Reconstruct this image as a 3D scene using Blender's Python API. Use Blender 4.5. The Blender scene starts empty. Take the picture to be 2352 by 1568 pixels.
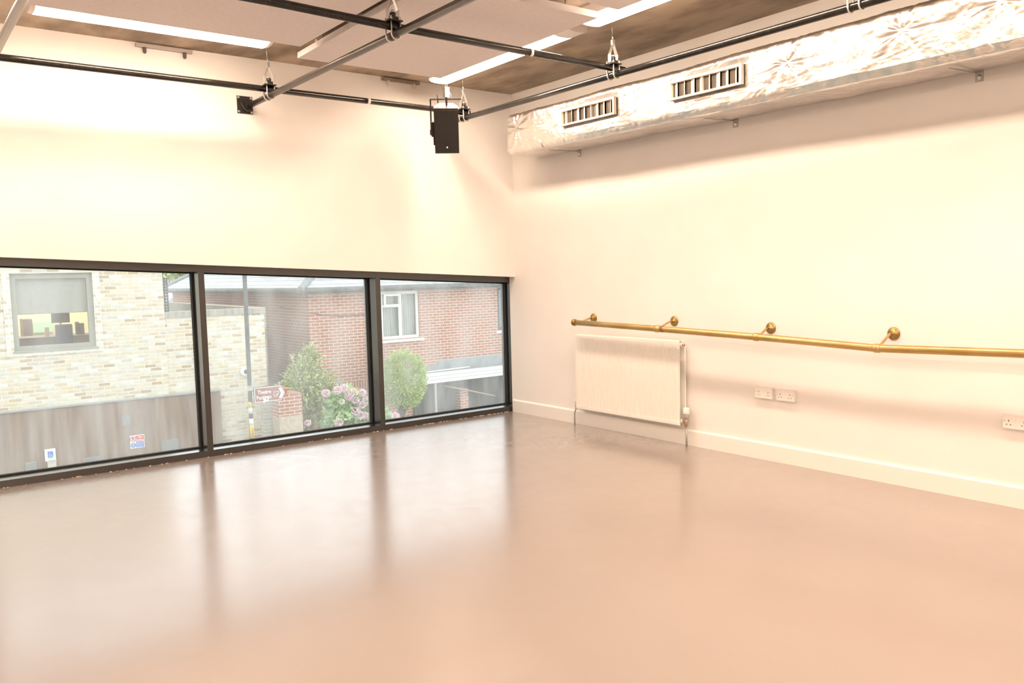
import bpy, bmesh, math, random
from mathutils import Vector, Matrix, noise
random.seed(7)
C = bpy.context.scene.collection
PI = math.pi

# ---------------------------------------------------------------- camera
CAM = Vector((-5.448, -7.044, 1.5)); FPX = 1905.4
yaw, pit, rol = .6528, -.0819, -.0245
fwd = Vector((math.sin(yaw)*math.cos(pit), math.cos(yaw)*math.cos(pit), math.sin(pit)))
rgt = Vector((math.cos(yaw), -math.sin(yaw), 0)); dwn = fwd.cross(rgt)
cr, sr = math.cos(rol), math.sin(rol)
rx = rgt*cr - dwn*sr; dy = rgt*sr + dwn*cr
cam = bpy.data.objects.new('camera', bpy.data.cameras.new('camera')); C.objects.link(cam)
cam.data.sensor_width = 36; cam.data.lens = 36*FPX/2352; cam.data.clip_start = .05; cam.data.clip_end = 300
cam.matrix_world = Matrix.Translation(CAM) @ Matrix((rx, -dy, -fwd)).transposed().to_4x4()
bpy.context.scene.camera = cam
def at(px, py, ax, val):
    """the point where a sight line meets the plane axis ax = val (used for measured places)"""
    d = rx*(px-1176) + dy*(py-784) + fwd*FPX
    return CAM + d*((val-CAM[ax])/d[ax])

# ---------------------------------------------------------------- world, exposure, light levels
sc = bpy.context.scene
sc.view_settings.view_transform = 'Standard'; sc.view_settings.look = 'None'
sc.view_settings.exposure = 0.32; sc.view_settings.gamma = 1; sc.view_settings.use_curve_mapping = False
w = bpy.data.worlds.new('overcast_sky'); sc.world = w; w.use_nodes = True
bg = w.node_tree.nodes['Background']; bg.inputs[0].default_value = (.93, .97, 1, 1); bg.inputs[1].default_value = 2.15
LAMP = 37.0; LAMPCOL = (1, .75, .56, 1)
sc.cycles.max_bounces = 9; sc.cycles.diffuse_bounces = 6; sc.cycles.transparent_max_bounces = 12
sc.cycles.sample_clamp_indirect = 8
sc.cycles.caustics_reflective = False; sc.cycles.caustics_refractive = False

# ---------------------------------------------------------------- materials
MATS = {}
def mat(name, col=(.8,.8,.8), rough=.5, metal=0., **k):
    if name in MATS: return MATS[name]
    m = bpy.data.materials.new(name); m.use_nodes = True
    b = m.node_tree.nodes['Principled BSDF']
    b.inputs['Base Color'].default_value = (*col, 1); b.inputs['Roughness'].default_value = rough
    b.inputs['Metallic'].default_value = metal
    if 'emit' in k:
        b.inputs['Emission Color'].default_value = k['emit'][0]; b.inputs['Emission Strength'].default_value = k['emit'][1]
    if 'spec' in k: b.inputs['Specular IOR Level'].default_value = k['spec']
    MATS[name] = m; return m
def NT(m): return m.node_tree.nodes, m.node_tree.links, m.node_tree.nodes['Principled BSDF']
def noisy(name, c1, c2, scale=5., rough=.5, metal=0., bump=0., stretch=(1,1,1), detail=5, lo=.35, hi=.65, bscale=None, bdist=.01, **k):
    """two-tone procedural surface: noise-mixed colour and an optional bump"""
    if name in MATS: return MATS[name]
    m = mat(name, c1, rough, metal, **k); n, l, b = NT(m)
    tc = n.new('ShaderNodeTexCoord'); mp = n.new('ShaderNodeMapping'); mp.inputs['Scale'].default_value = stretch
    l.new(tc.outputs['Object'], mp.inputs[0])
    t = n.new('ShaderNodeTexNoise'); t.inputs['Scale'].default_value = scale; t.inputs['Detail'].default_value = detail
    l.new(mp.outputs[0], t.inputs['Vector'])
    r = n.new('ShaderNodeValToRGB'); r.color_ramp.elements[0].position = lo; r.color_ramp.elements[1].position = hi
    r.color_ramp.elements[0].color = (*c1, 1); r.color_ramp.elements[1].color = (*c2, 1)
    l.new(t.outputs[0], r.inputs[0]); l.new(r.outputs[0], b.inputs['Base Color'])
    if bump:
        t2 = n.new('ShaderNodeTexNoise'); t2.inputs['Scale'].default_value = bscale or scale*3; t2.inputs['Detail'].default_value = 6
        l.new(mp.outputs[0], t2.inputs['Vector'])
        bp = n.new('ShaderNodeBump'); bp.inputs['Strength'].default_value = bump; bp.inputs['Distance'].default_value = bdist
        l.new(t2.outputs[0], bp.inputs['Height']); l.new(bp.outputs[0], b.inputs['Normal'])
    return m
def brick(name, cols, mortar, bw=.225, bh=.075, ms=.012, rough=.85, msmooth=.2, wobble=0., off=.5):
    if name in MATS: return MATS[name]
    m = mat(name, cols[0], rough); n, l, b = NT(m)
    tc = n.new('ShaderNodeTexCoord'); sp = n.new('ShaderNodeSeparateXYZ'); l.new(tc.outputs['Object'], sp.inputs[0])
    ad = n.new('ShaderNodeMath'); ad.operation = 'ADD'; l.new(sp.outputs[0], ad.inputs[0]); l.new(sp.outputs[1], ad.inputs[1])
    cb = n.new('ShaderNodeCombineXYZ'); l.new(ad.outputs[0], cb.inputs[0]); l.new(sp.outputs[2], cb.inputs[1])
    vec = cb.outputs[0]
    if wobble:
        nz = n.new('ShaderNodeTexNoise'); nz.inputs['Scale'].default_value = 5; l.new(cb.outputs[0], nz.inputs['Vector'])
        ma = n.new('ShaderNodeVectorMath'); ma.operation = 'MULTIPLY_ADD'; ma.inputs[1].default_value = (wobble,)*3
        l.new(nz.outputs['Color'], ma.inputs[0]); l.new(cb.outputs[0], ma.inputs[2]); vec = ma.outputs[0]
    bt = n.new('ShaderNodeTexBrick'); bt.offset = off; l.new(vec, bt.inputs['Vector'])
    bt.inputs['Color1'].default_value = (0,0,0,1); bt.inputs['Color2'].default_value = (1,1,1,1); bt.inputs['Mortar'].default_value = (.5,.5,.5,1)
    bt.inputs['Scale'].default_value = 1; bt.inputs['Brick Width'].default_value = bw; bt.inputs['Row Height'].default_value = bh
    bt.inputs['Mortar Size'].default_value = ms; bt.inputs['Mortar Smooth'].default_value = msmooth; bt.inputs['Bias'].default_value = 0
    rp = n.new('ShaderNodeValToRGB'); rp.color_ramp.interpolation = 'LINEAR'
    while len(rp.color_ramp.elements) < len(cols): rp.color_ramp.elements.new(.5)
    for i, c in enumerate(cols):
        rp.color_ramp.elements[i].position = i/(len(cols)-1); rp.color_ramp.elements[i].color = (*c, 1)
    l.new(bt.outputs['Color'], rp.inputs[0])
    n2 = n.new('ShaderNodeTexNoise'); n2.inputs['Scale'].default_value = 9; n2.inputs['Detail'].default_value = 6; l.new(tc.outputs['Object'], n2.inputs['Vector'])
    mr = n.new('ShaderNodeMapRange'); mr.inputs[3].default_value = .78; mr.inputs[4].default_value = 1.18; l.new(n2.outputs[0], mr.inputs[0])
    mx = n.new('ShaderNodeMix'); mx.data_type = 'RGBA'; l.new(bt.outputs['Fac'], mx.inputs[0]); l.new(rp.outputs[0], mx.inputs[6]); mx.inputs[7].default_value = (*mortar, 1)
    vm = n.new('ShaderNodeVectorMath'); vm.operation = 'SCALE'; l.new(mx.outputs[2], vm.inputs[0]); l.new(mr.outputs[0], vm.inputs['Scale'])
    l.new(vm.outputs[0], b.inputs['Base Color'])
    bp = n.new('ShaderNodeBump'); bp.invert = True; bp.inputs['Strength'].default_value = .5; bp.inputs['Distance'].default_value = .01
    l.new(bt.outputs['Fac'], bp.inputs['Height']); l.new(bp.outputs[0], b.inputs['Normal'])
    return m

plaster = noisy('white_plaster', (.86,.85,.835), (.83,.82,.80), 2.2, .6, bump=.04, bscale=60)
# right wall: the same paint with faint scuffs low down
scuffed = noisy('scuffed_white_plaster', (.86,.85,.835), (.835,.825,.805), 2.2, .55, bump=.04, bscale=60)
n, l, b = NT(scuffed)
tc = n.new('ShaderNodeTexCoord'); mp = n.new('ShaderNodeMapping'); mp.inputs['Scale'].default_value = (1, 9, 1.3); l.new(tc.outputs['Object'], mp.inputs[0])
t = n.new('ShaderNodeTexNoise'); t.inputs['Scale'].default_value = 2.6; t.inputs['Detail'].default_value = 3; t.inputs['Distortion'].default_value = 1.5; l.new(mp.outputs[0], t.inputs['Vector'])
sb = n.new('ShaderNodeMath'); sb.operation = 'SUBTRACT'; sb.inputs[1].default_value = .5; l.new(t.outputs[0], sb.inputs[0])
ab = n.new('ShaderNodeMath'); ab.operation = 'ABSOLUTE'; l.new(sb.outputs[0], ab.inputs[0])
mr = n.new('ShaderNodeMapRange'); mr.inputs[1].default_value = 0; mr.inputs[2].default_value = .006; mr.inputs[3].default_value = 1; mr.inputs[4].default_value = 0; l.new(ab.outputs[0], mr.inputs[0])
sp = n.new('ShaderNodeSeparateXYZ'); l.new(tc.outputs['Object'], sp.inputs[0])
mz = n.new('ShaderNodeMapRange'); mz.inputs[1].default_value = .9; mz.inputs[2].default_value = .5; mz.inputs[3].default_value = 0; mz.inputs[4].default_value = .16; l.new(sp.outputs[2], mz.inputs[0])
mk = n.new('ShaderNodeTexNoise'); mk.inputs['Scale'].default_value = 1.3; l.new(tc.outputs['Object'], mk.inputs['Vector'])
mq = n.new('ShaderNodeMapRange'); mq.inputs[1].default_value = .5; mq.inputs[2].default_value = .62; l.new(mk.outputs[0], mq.inputs[0])
m1 = n.new('ShaderNodeMath'); m1.operation = 'MULTIPLY'; l.new(mr.outputs[0], m1.inputs[0]); l.new(mz.outputs[0], m1.inputs[1])
m2 = n.new('ShaderNodeMath'); m2.operation = 'MULTIPLY'; l.new(m1.outputs[0], m2.inputs[0]); l.new(mq.outputs[0], m2.inputs[1])
mx = n.new('ShaderNodeMix'); mx.data_type = 'RGBA'; l.new(m2.outputs[0], mx.inputs[0])
l.new(b.inputs['Base Color'].links[0].from_socket, mx.inputs[6]); mx.inputs[7].default_value = (.45,.4,.33,1)
l.new(mx.outputs[2], b.inputs['Base Color'])

concrete = noisy('board_marked_concrete', (.22,.17,.125), (.48,.395,.30), 2.6, .75, bump=.35, stretch=(1.3,.55,1), lo=.36, hi=.60, detail=12, bscale=12)
white_gloss = mat('white_gloss_paint', (.86,.85,.82), .3)
panelm = noisy('acoustic_panel_fabric', (.82,.78,.785), (.78,.74,.745), 30, .9, bump=.05)
framem = mat('dark_grey_window_metal', (.020,.019,.0185), .32, .1)
framem.node_tree.nodes['Principled BSDF'].inputs['Coat Weight'].default_value = 1; framem.node_tree.nodes['Principled BSDF'].inputs['Coat Roughness'].default_value = .14; framem.node_tree.nodes['Principled BSDF'].inputs['Coat IOR'].default_value = 1.52
gasket = mat('black_rubber', (.012,.012,.012), .7)
blackpipe = noisy('black_painted_tube', (.010,.009,.0085), (.022,.020,.018), 25, .2, .2, bump=.06, bscale=90)
sheenpipe = noisy('sheen_painted_tube', (.10,.09,.082), (.075,.068,.062), 14, .26, .65, bump=.03, bscale=70)  # base colour lightened to carry the reflections on black-painted tube
zinc = noisy('zinc_plated_steel', (.72,.72,.70), (.6,.6,.58), 30, .3, .85)
zincd = noisy('dull_galvanised_steel', (.50,.50,.48), (.42,.42,.40), 30, .45, .5)
blackm = mat('black_powder_coat', (.02,.018,.017), .45)
brass = noisy('aged_brass', (.64,.46,.21), (.52,.36,.14), 9, .36, 1., bump=.015, stretch=(1,.5,1), bscale=40)
brassd = noisy('tarnished_brass', (.42,.30,.12), (.28,.19,.07), 20, .35, 1.)
radm = mat('radiator_enamel', (.84,.83,.79), .35)
socketm = mat('white_moulded_plastic', (.83,.80,.78), .35)
dark = mat('dark_recess', (.03,.02,.018), .8)
capm = mat('luminaire_end_plastic', (.85,.83,.80), .4)
copper = mat('copper_fitting', (.50,.38,.30), .35, .9)
wire = mat('steel_wire', (.6,.6,.58), .3, .9)
diff = mat('lit_opal_diffuser', (.9,.9,.9), .5, emit=(LAMPCOL, LAMP))

# vinyl floor
floorm = noisy('grey_vinyl_floor', (.315,.270,.248), (.292,.248,.226), .8, .3, bump=0, lo=.3, hi=.7, detail=8, spec=1.0)
n, l, b = NT(floorm)
b.inputs['Coat Weight'].default_value = .55; b.inputs['Coat Roughness'].default_value = .17; b.inputs['Coat IOR'].default_value = 1.55
tc = n.new('ShaderNodeTexCoord')
t1 = n.new('ShaderNodeTexNoise'); t1.inputs['Scale'].default_value = 4; t1.inputs['Detail'].default_value = 7; t1.inputs['Distortion'].default_value = 1.6; l.new(tc.outputs['Object'], t1.inputs['Vector'])
mrr = n.new('ShaderNodeMapRange'); mrr.inputs[1].default_value = .35; mrr.inputs[2].default_value = .68; mrr.inputs[3].default_value = .20; mrr.inputs[4].default_value = .27; l.new(t1.outputs[0], mrr.inputs[0]); l.new(mrr.outputs[0], b.inputs['Roughness'])
mpf = n.new('ShaderNodeMapping'); mpf.inputs['Rotation'].default_value = (0,0,.5); mpf.inputs['Scale'].default_value = (1,3,1); l.new(tc.outputs['Object'], mpf.inputs[0])
t2 = n.new('ShaderNodeTexNoise'); t2.inputs['Scale'].default_value = 11; t2.inputs['Detail'].default_value = 6; t2.inputs['Distortion'].default_value = 1.2; l.new(mpf.outputs[0], t2.inputs['Vector'])
bp = n.new('ShaderNodeBump'); bp.inputs['Strength'].default_value = .03; bp.inputs['Distance'].default_value = .004; l.new(t2.outputs[0], bp.inputs['Height']); l.new(bp.outputs[0], b.inputs['Normal']); l.new(bp.outputs[0], b.inputs['Coat Normal'])
# fine scratches in the colour
mps = n.new('ShaderNodeMapping'); mps.inputs['Rotation'].default_value = (0,0,-.7); mps.inputs['Scale'].default_value = (1,14,1); l.new(tc.outputs['Object'], mps.inputs[0])
t3 = n.new('ShaderNodeTexNoise'); t3.inputs['Scale'].default_value = 3.5; t3.inputs['Detail'].default_value = 4; t3.inputs['Distortion'].default_value = 2; l.new(mps.outputs[0], t3.inputs['Vector'])
s3 = n.new('ShaderNodeMath'); s3.operation = 'SUBTRACT'; s3.inputs[1].default_value = .5; l.new(t3.outputs[0], s3.inputs[0])
a3 = n.new('ShaderNodeMath'); a3.operation = 'ABSOLUTE'; l.new(s3.outputs[0], a3.inputs[0])
r3 = n.new('ShaderNodeMapRange'); r3.inputs[2].default_value = .003; r3.inputs[3].default_value = .05; r3.inputs[4].default_value = 0; l.new(a3.outputs[0], r3.inputs[0])
x3 = n.new('ShaderNodeMix'); x3.data_type = 'RGBA'; l.new(r3.outputs[0], x3.inputs[0]); l.new(b.inputs['Base Color'].links[0].from_socket, x3.inputs[6]); x3.inputs[7].default_value = (.66,.64,.6,1)
l.new(x3.outputs[2], b.inputs['Base Color'])

# window glass: clear pane, thin film of street dirt
glassm = bpy.data.materials.new('dusty_window_glass'); glassm.use_nodes = True
n, l = glassm.node_tree.nodes, glassm.node_tree.links; n.clear()
o = n.new('ShaderNodeOutputMaterial'); tr = n.new('ShaderNodeBsdfTransparent'); tr.inputs[0].default_value = (.93,.95,.94,1)
gl = n.new('ShaderNodeBsdfGlossy'); gl.inputs['Roughness'].default_value = .02
fr = n.new('ShaderNodeFresnel'); fr.inputs[0].default_value = 1.25
mxa = n.new('ShaderNodeMixShader'); l.new(fr.outputs[0], mxa.inputs[0]); l.new(tr.outputs[0], mxa.inputs[1]); l.new(gl.outputs[0], mxa.inputs[2])
df = n.new('ShaderNodeBsdfTranslucent'); df.inputs[0].default_value = (.9,.9,.88,1)
tc = n.new('ShaderNodeTexCoord'); mp = n.new('ShaderNodeMapping'); mp.inputs['Scale'].default_value = (3,1,.8); l.new(tc.outputs['Object'], mp.inputs[0])
t = n.new('ShaderNodeTexNoise'); t.inputs['Scale'].default_value = 1.6; t.inputs['Detail'].default_value = 6; l.new(mp.outputs[0], t.inputs['Vector'])
mr = n.new('ShaderNodeMapRange'); mr.inputs[1].default_value = .35; mr.inputs[2].default_value = .7; mr.inputs[3].default_value = .10; mr.inputs[4].default_value = .26; l.new(t.outputs[0], mr.inputs[0])
mxb = n.new('ShaderNodeMixShader'); l.new(mr.outputs[0], mxb.inputs[0]); l.new(mxa.outputs[0], mxb.inputs[1]); l.new(df.outputs[0], mxb.inputs[2])
l.new(mxb.outputs[0], o.inputs[0])
clearm = bpy.data.materials.new('clear_glass'); clearm.use_nodes = True
n, l = clearm.node_tree.nodes, clearm.node_tree.links; n.clear()
o = n.new('ShaderNodeOutputMaterial'); tr = n.new('ShaderNodeBsdfTransparent'); gl = n.new('ShaderNodeBsdfGlossy'); gl.inputs['Roughness'].default_value = .02
fr = n.new('ShaderNodeFresnel'); fr.inputs[0].default_value = 1.35; ms = n.new('ShaderNodeMixShader')
l.new(fr.outputs[0], ms.inputs[0]); l.new(tr.outputs[0], ms.inputs[1]); l.new(gl.outputs[0], ms.inputs[2]); l.new(ms.outputs[0], o.inputs[0])

# foil lagging
foil = noisy('aluminium_foil_lagging', (.86,.83,.80), (.76,.74,.72), 6, .34, 1., bump=.6, bscale=16, bdist=.014)

yellowbrick = brick('london_stock_brick', [(.46,.33,.19),(.66,.52,.34),(.74,.66,.52),(.70,.56,.36),(.80,.76,.66),(.58,.50,.40)], (.74,.71,.62), ms=.012, msmooth=.35, wobble=.018)
redbrick = brick('red_brick', [(.44,.17,.12),(.50,.21,.15),(.42,.19,.15),(.52,.25,.18)], (.72,.64,.50), ms=.009)
soldier = brick('red_soldier_brick', [(.42,.17,.12),(.48,.21,.15)], (.72,.64,.50), bw=.075, bh=.30, ms=.009, off=0)
ysoldier = brick('weathered_coping_brick', [(.36,.33,.28),(.50,.45,.36),(.28,.27,.25),(.55,.50,.40)], (.42,.40,.36), bw=.075, bh=.30, ms=.012, off=0)
slate = brick('slate_tiles', [(.46,.48,.50),(.52,.54,.56),(.42,.44,.46),(.56,.58,.59)], (.2,.2,.2), bw=.32, bh=.11, ms=.006, rough=.5)
lead = noisy('lead_flashing', (.30,.32,.33), (.38,.40,.41), 6, .6)
cladding = noisy('weathered_hardwood_cladding', (.20,.115,.08), (.36,.27,.20), 3.2, .7, stretch=(2.6,1,.18), lo=.3, hi=.7, bump=.1, detail=7)
upvc = mat('white_upvc', (.88,.88,.85), .35)
curtain = noisy('net_curtain', (.70,.71,.66), (.52,.54,.50), 9, .9, stretch=(3,1,.15))
creamm = noisy('cream_fascia', (.70,.68,.58), (.62,.60,.52), 6, .6)
grime = noisy('grimy_gutter', (.10,.10,.095), (.24,.24,.22), 12, .6)
tarmac = noisy('tarmac', (.20,.20,.20), (.28,.28,.27), 30, .9)
fencem = noisy('dark_timber_boards', (.10,.095,.09), (.17,.16,.15), 4, .8, stretch=(4,1,.2))
wallc = mat('cream_office_wall', (.72,.62,.42), .8)

# ---------------------------------------------------------------- mesh builder
ORG = {}
class MB:
    def __init__(s): s.bm = bmesh.new()
    def _add(s, vs, fs, smooth=False):
        bv = [s.bm.verts.new(v) for v in vs]
        for f in fs:
            try:
                fa = s.bm.faces.new([bv[i] for i in f]); fa.smooth = smooth
            except ValueError: pass
        return s
    def box(s, a, b, bev=0, M=None):
        t = bmesh.new(); bmesh.ops.create_cube(t, size=1)
        c = (Vector(a)+Vector(b))/2; d = Vector(b)-Vector(a)
        for v in t.verts: v.co = Vector((v.co.x*abs(d.x), v.co.y*abs(d.y), v.co.z*abs(d.z)))+c
        if bev: bmesh.ops.bevel(t, geom=list(t.edges), offset=bev, segments=2, affect='EDGES', profile=.6)
        return s._merge(t, M)
    def _merge(s, t, M=None, smooth=None):
        if M is not None: bmesh.ops.transform(t, matrix=M, verts=t.verts)
        if smooth is not None:
            for f in t.faces: f.smooth = smooth
        me = bpy.data.meshes.new('tmp'); t.to_mesh(me); t.free(); s.bm.from_mesh(me); bpy.data.meshes.remove(me); return s
    def tube(s, pts, r, seg=12, caps=True, closed=False):
        pts = [Vector(p) for p in pts]; rs = r if isinstance(r, (list, tuple)) else [r]*len(pts)
        N = len(pts); vs = []; up = None
        for i, p in enumerate(pts):
            if closed: d = (pts[(i+1) % N]-pts[i-1]).normalized()
            else: d = (pts[min(i+1, N-1)]-pts[max(i-1, 0)]).normalized()
            if up is None: up = d.orthogonal().normalized()
            up = (up-d*up.dot(d)); up = up.normalized() if up.length > 1e-6 else d.orthogonal().normalized()
            w_ = d.cross(up)
            for k in range(seg):
                a = 2*PI*k/seg; vs.append(p+(up*math.cos(a)+w_*math.sin(a))*rs[i])
        fs = []
        for i in range(N if closed else N-1):
            j = (i+1) % N
            for k in range(seg):
                k2 = (k+1) % seg; fs.append((i*seg+k, i*seg+k2, j*seg+k2, j*seg+k))
        bv = [s.bm.verts.new(v) for v in vs]
        for f in fs: s.bm.faces.new([bv[q] for q in f]).smooth = True
        if caps and not closed:
            s.bm.faces.new(bv[:seg][::-1]); s.bm.faces.new(bv[-seg:])
        return s
    def prism(s, poly, ax, a, b):
        """polygon (2D) extruded along axis ax from a to b; 2D axes are the other two in order"""
        oth = [i for i in range(3) if i != ax]; vs = []
        for q in (a, b):
            for p in poly:
                v = [0,0,0]; v[ax] = q; v[oth[0]] = p[0]; v[oth[1]] = p[1]; vs.append(v)
        N = len(poly); fs = [tuple(range(N))[::-1], tuple(range(N, 2*N))]+[(i, (i+1) % N, N+(i+1) % N, N+i) for i in range(N)]
        return s._add(vs, fs)
    def lathe(s, prof, loc, axis='Z', seg=20, smooth=True, M=None):
        """prof: list of (radius, height)"""
        R = {'Z': Matrix.Identity(3), 'X': Matrix.Rotation(PI/2, 3, 'Y'), '-X': Matrix.Rotation(-PI/2, 3, 'Y'), 'Y': Matrix.Rotation(-PI/2, 3, 'X'), '-Y': Matrix.Rotation(PI/2, 3, 'X')}[axis]
        vs = []
        for r, h in prof:
            for k in range(seg):
                a = 2*PI*k/seg; v = Vector((r*math.cos(a), r*math.sin(a), h)); v = R@v
                if M is not None: v = M@v
                vs.append(v+Vector(loc))
        bv = [s.bm.verts.new(v) for v in vs]
        for i in range(len(prof)-1):
            for k in range(seg):
                k2 = (k+1) % seg; s.bm.faces.new([bv[i*seg+k], bv[i*seg+k2], bv[(i+1)*seg+k2], bv[(i+1)*seg+k]]).smooth = smooth
        s.bm.faces.new(bv[:seg][::-1]); s.bm.faces.new(bv[-seg:]); return s
    def xf(s, M): bmesh.ops.transform(s.bm, matrix=M, verts=s.bm.verts); return s
    def build(s, name, material, parent=None, org=None, normals=True):
        if normals: bmesh.ops.recalc_face_normals(s.bm, faces=s.bm.faces)
        if parent is not None: og = ORG[parent]
        elif org is not None: og = Vector(org)
        else:
            xs = [v.co for v in s.bm.verts]; mn = [min(v[i] for v in xs) for i in range(3)]; mxx = [max(v[i] for v in xs) for i in range(3)]
            og = Vector(((mn[0]+mxx[0])/2, (mn[1]+mxx[1])/2, mn[2]))
        for v in s.bm.verts: v.co -= og
        me = bpy.data.meshes.new(name); s.bm.to_mesh(me); s.bm.free()
        me.materials.append(material)
        o = bpy.data.objects.new(name, me); C.objects.link(o)
        if parent is not None: o.parent = parent
        else: o.location = og
        ORG[o] = og; return o
def tag(o, label, cat, group=None, kind=None):
    o['label'] = label; o['category'] = cat
    if group: o['group'] = group
    if kind: o['kind'] = kind
    return o
def thing(name, loc, label, cat, group=None):
    o = bpy.data.objects.new(name, None); C.objects.link(o); o.location = loc; o.empty_display_size = .1; ORG[o] = Vector(loc)
    return tag(o, label, cat, group)
def struct(o): o['kind'] = 'structure'; return o
def dup(root, loc, label=None, rotz=None):
    def rec(o, par):
        c = o.copy(); C.objects.link(c)
        if par is not None: c.parent = par
        for ch in [q for q in list(bpy.data.objects) if q.parent is o]: rec(ch, c)
        return c
    r = rec(root, None); r.location = loc
    if label: r['label'] = label
    if rotz is not None: r.rotation_euler.z = rotz
    return r
def text_bm(txt, size, bold=.0):
    cu = bpy.data.curves.new('t', 'FONT'); cu.body = txt; cu.size = size; cu.extrude = .0015; cu.offset = bold; cu.resolution_u = 2; cu.align_x = 'LEFT'
    ob = bpy.data.objects.new('t', cu); me = bpy.data.meshes.new_from_object(ob)
    t = bmesh.new(); t.from_mesh(me); bpy.data.objects.remove(ob); bpy.data.curves.remove(cu); bpy.data.meshes.remove(me); return t
FACE_S = Matrix.Rotation(PI/2, 4, 'X')      # writing that faces the street side (-Y)
def put_text(mb, txt, size, x, y, z, bold=0., sx=1.):
    t = text_bm(txt, size, bold)
    mb._merge(t, Matrix.Translation((x, y, z)) @ FACE_S @ Matrix.Diagonal((sx, 1, 1, 1))); return mb

# ================================================================ THE ROOM
XL, YB, ZC = -9.2, -10.5, 3.372
zb = lambda x: 1.461-.0525*x           # lower edge of the plaster above the window (it rakes)
zi = lambda x: 1.402-.0528*x           # underside of the window head
WL = -6.62
struct(MB().box((XL,YB,-.25), (.3,.36,0)).build('floor', floorm, org=(0,0,0)))
struct(MB().box((XL-.3,YB-.3,ZC), (.3,.36,ZC+.3)).build('ceiling', concrete, org=(0,0,0)))
mb = MB(); mb.prism([(0,zb(0)), (0,ZC), (XL,ZC), (XL,0), (WL,0), (WL,zb(WL))], 1, 0, .36)
mb.box((XL,.0,-3.4), (.3,.36,-.25))
struct(mb.build('wall_left', plaster, org=(0,0,0)))
mb = MB(); mb.box((0,YB,0), (.3,.1,ZC)); mb.box((.1,.1,0), (.3,.36,ZC)); mb.box((0,.1,zb(0)), (.1,.36,ZC))
struct(mb.build('wall_right', scuffed, org=(0,0,0)))
struct(MB().box((XL-.3,YB-.3,0), (.3,YB,ZC)).build('wall_back', plaster, org=(0,0,0)))
struct(MB().box((XL-.3,YB,0), (XL,.36,ZC)).build('wall_side', plaster, org=(0,0,0)))
mb = MB(); mb.prism([(0,0), (-.018,0), (-.018,.122), (-.012,.131), (0,.134)], 1, YB, .075)
struct(mb.build('baseboard_right', white_gloss, org=(0,0,0)))
# flaking paint and sealant bead at the foot of the window
mb = MB()
for k in range(90):
    x = random.uniform(-4.9, -.01) if k > 25 else random.uniform(-1.2, -.02)
    L = random.uniform(.004, .022); mb.box((x,.096,.0), (x+L,.1,random.uniform(.002,.0045)))
struct(mb.build('trim_1', mat('pale_sealant', (.75,.68,.55), .7), org=(0,0,0)))

# ---- ribbon window
win = bpy.data.objects.new('window_1', None); C.objects.link(win); win.location = (-3.3,.2,0); ORG[win] = Vector((-3.3,.2,0)); struct(win)
mb = MB()
mb.prism([(WL,0), (.06,0), (.06,.055), (WL,.055)], 1, .1, .34)                                   # sill
mb.prism([(WL,zi(WL)), (0.06,zi(.06)), (0.06,zb(0)), (WL,zb(WL)+.03)], 1, .1, .34)           # head
mb.prism([(.058,0), (.1,0), (.1,zb(0)), (.058,zb(0))], 1, .1, .34)
mb.prism([(WL-.05,0), (WL,0), (WL,zb(WL)), (WL-.05,zb(WL))], 1, .1, .34)
mb.build('window_frame', framem, win)
for x0, x1 in ((-3.286,-3.236), (-1.623,-1.572), (-4.95,-4.9)):
    MB().prism([(x0,.05), (x1,.05), (x1,zi(x1)+.01), (x0,zi(x0)+.01)], 1, .095, .34).build('mullion', framem, win)
bays = [(WL,-4.95), (-4.9,-3.286), (-3.236,-1.623), (-1.572,.058)]
for x0, x1 in bays:
    g = MB().prism([(x0,.055), (x1,.055), (x1,zi(x1)), (x0,zi(x0))], 1, .292, .298).build('window_pane', glassm, win)
    mb = MB(); q = .016
    mb.box((x0,.25,.055), (x1,.29,.055+.012)); mb.box((x0,.24,.055), (x0+q,.29,zi(x0))); mb.box((x1-q*.9,.24,.055), (x1,.29,zi(x1)))
    mb.prism([(x0,zi(x0)-.012), (x1,zi(x1)-.012), (x1,zi(x1)), (x0,zi(x0))], 1, .25, .29)
    mb.build('gasket', gasket, win)

# ================================================================ CEILING: panels, luminaires
def panel(x0, y0, x1, y1, z, sk, label):
    t = thing('acoustic_panel', ((x0+x1)/2, (y0+y1)/2, z), label, 'ceiling panel', 'acoustic panels under the ceiling')
    mb = MB().box((-(x1-x0)/2, -(y1-y0)/2, 0), ((x1-x0)/2, (y1-y0)/2, .045), .004)
    mb.xf(Matrix.Translation(((x0+x1)/2, (y0+y1)/2, z)) @ Matrix.Rotation(sk, 4, 'Z')); mb.build('panel_board', panelm, t)
    for ix in (-.38, .38):
        for iy in (-.7, 0, .7):
            cx, cy = (x0+x1)/2+ix*(x1-x0), (y0+y1)/2+iy*(y1-y0)*.6
            m2 = MB().tube([(cx,cy,z+.04), (cx,cy,ZC)], .004, 6); m2.lathe([(.018,0), (.018,.012), (.006,.016)], (cx,cy,z+.045)); m2.build('hanger', zincd, t)
    for yy in (.15, .5, .85): MB().box((x0+.03, y0+(y1-y0)*yy-.02, z+.05), (x1-.03, y0+(y1-y0)*yy+.02, z+.075)).build('support_rail', zincd, t)
panel(-4.60, -3.25, -2.835, -1.15, 3.2, 0, 'pale flat ceiling panel beside the long light nearest the top-left corner')
panel(-2.735, -2.85, -1.435, -.84, 3.2, -.012, 'pale ceiling panel in the middle, its white edges showing past the crossing tubes')
panel(-2.735, -5.1, -1.47, -3.05, 3.2, -.012, 'pale ceiling panel cut by the top edge, left of the lamp nearest the camera')

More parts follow.
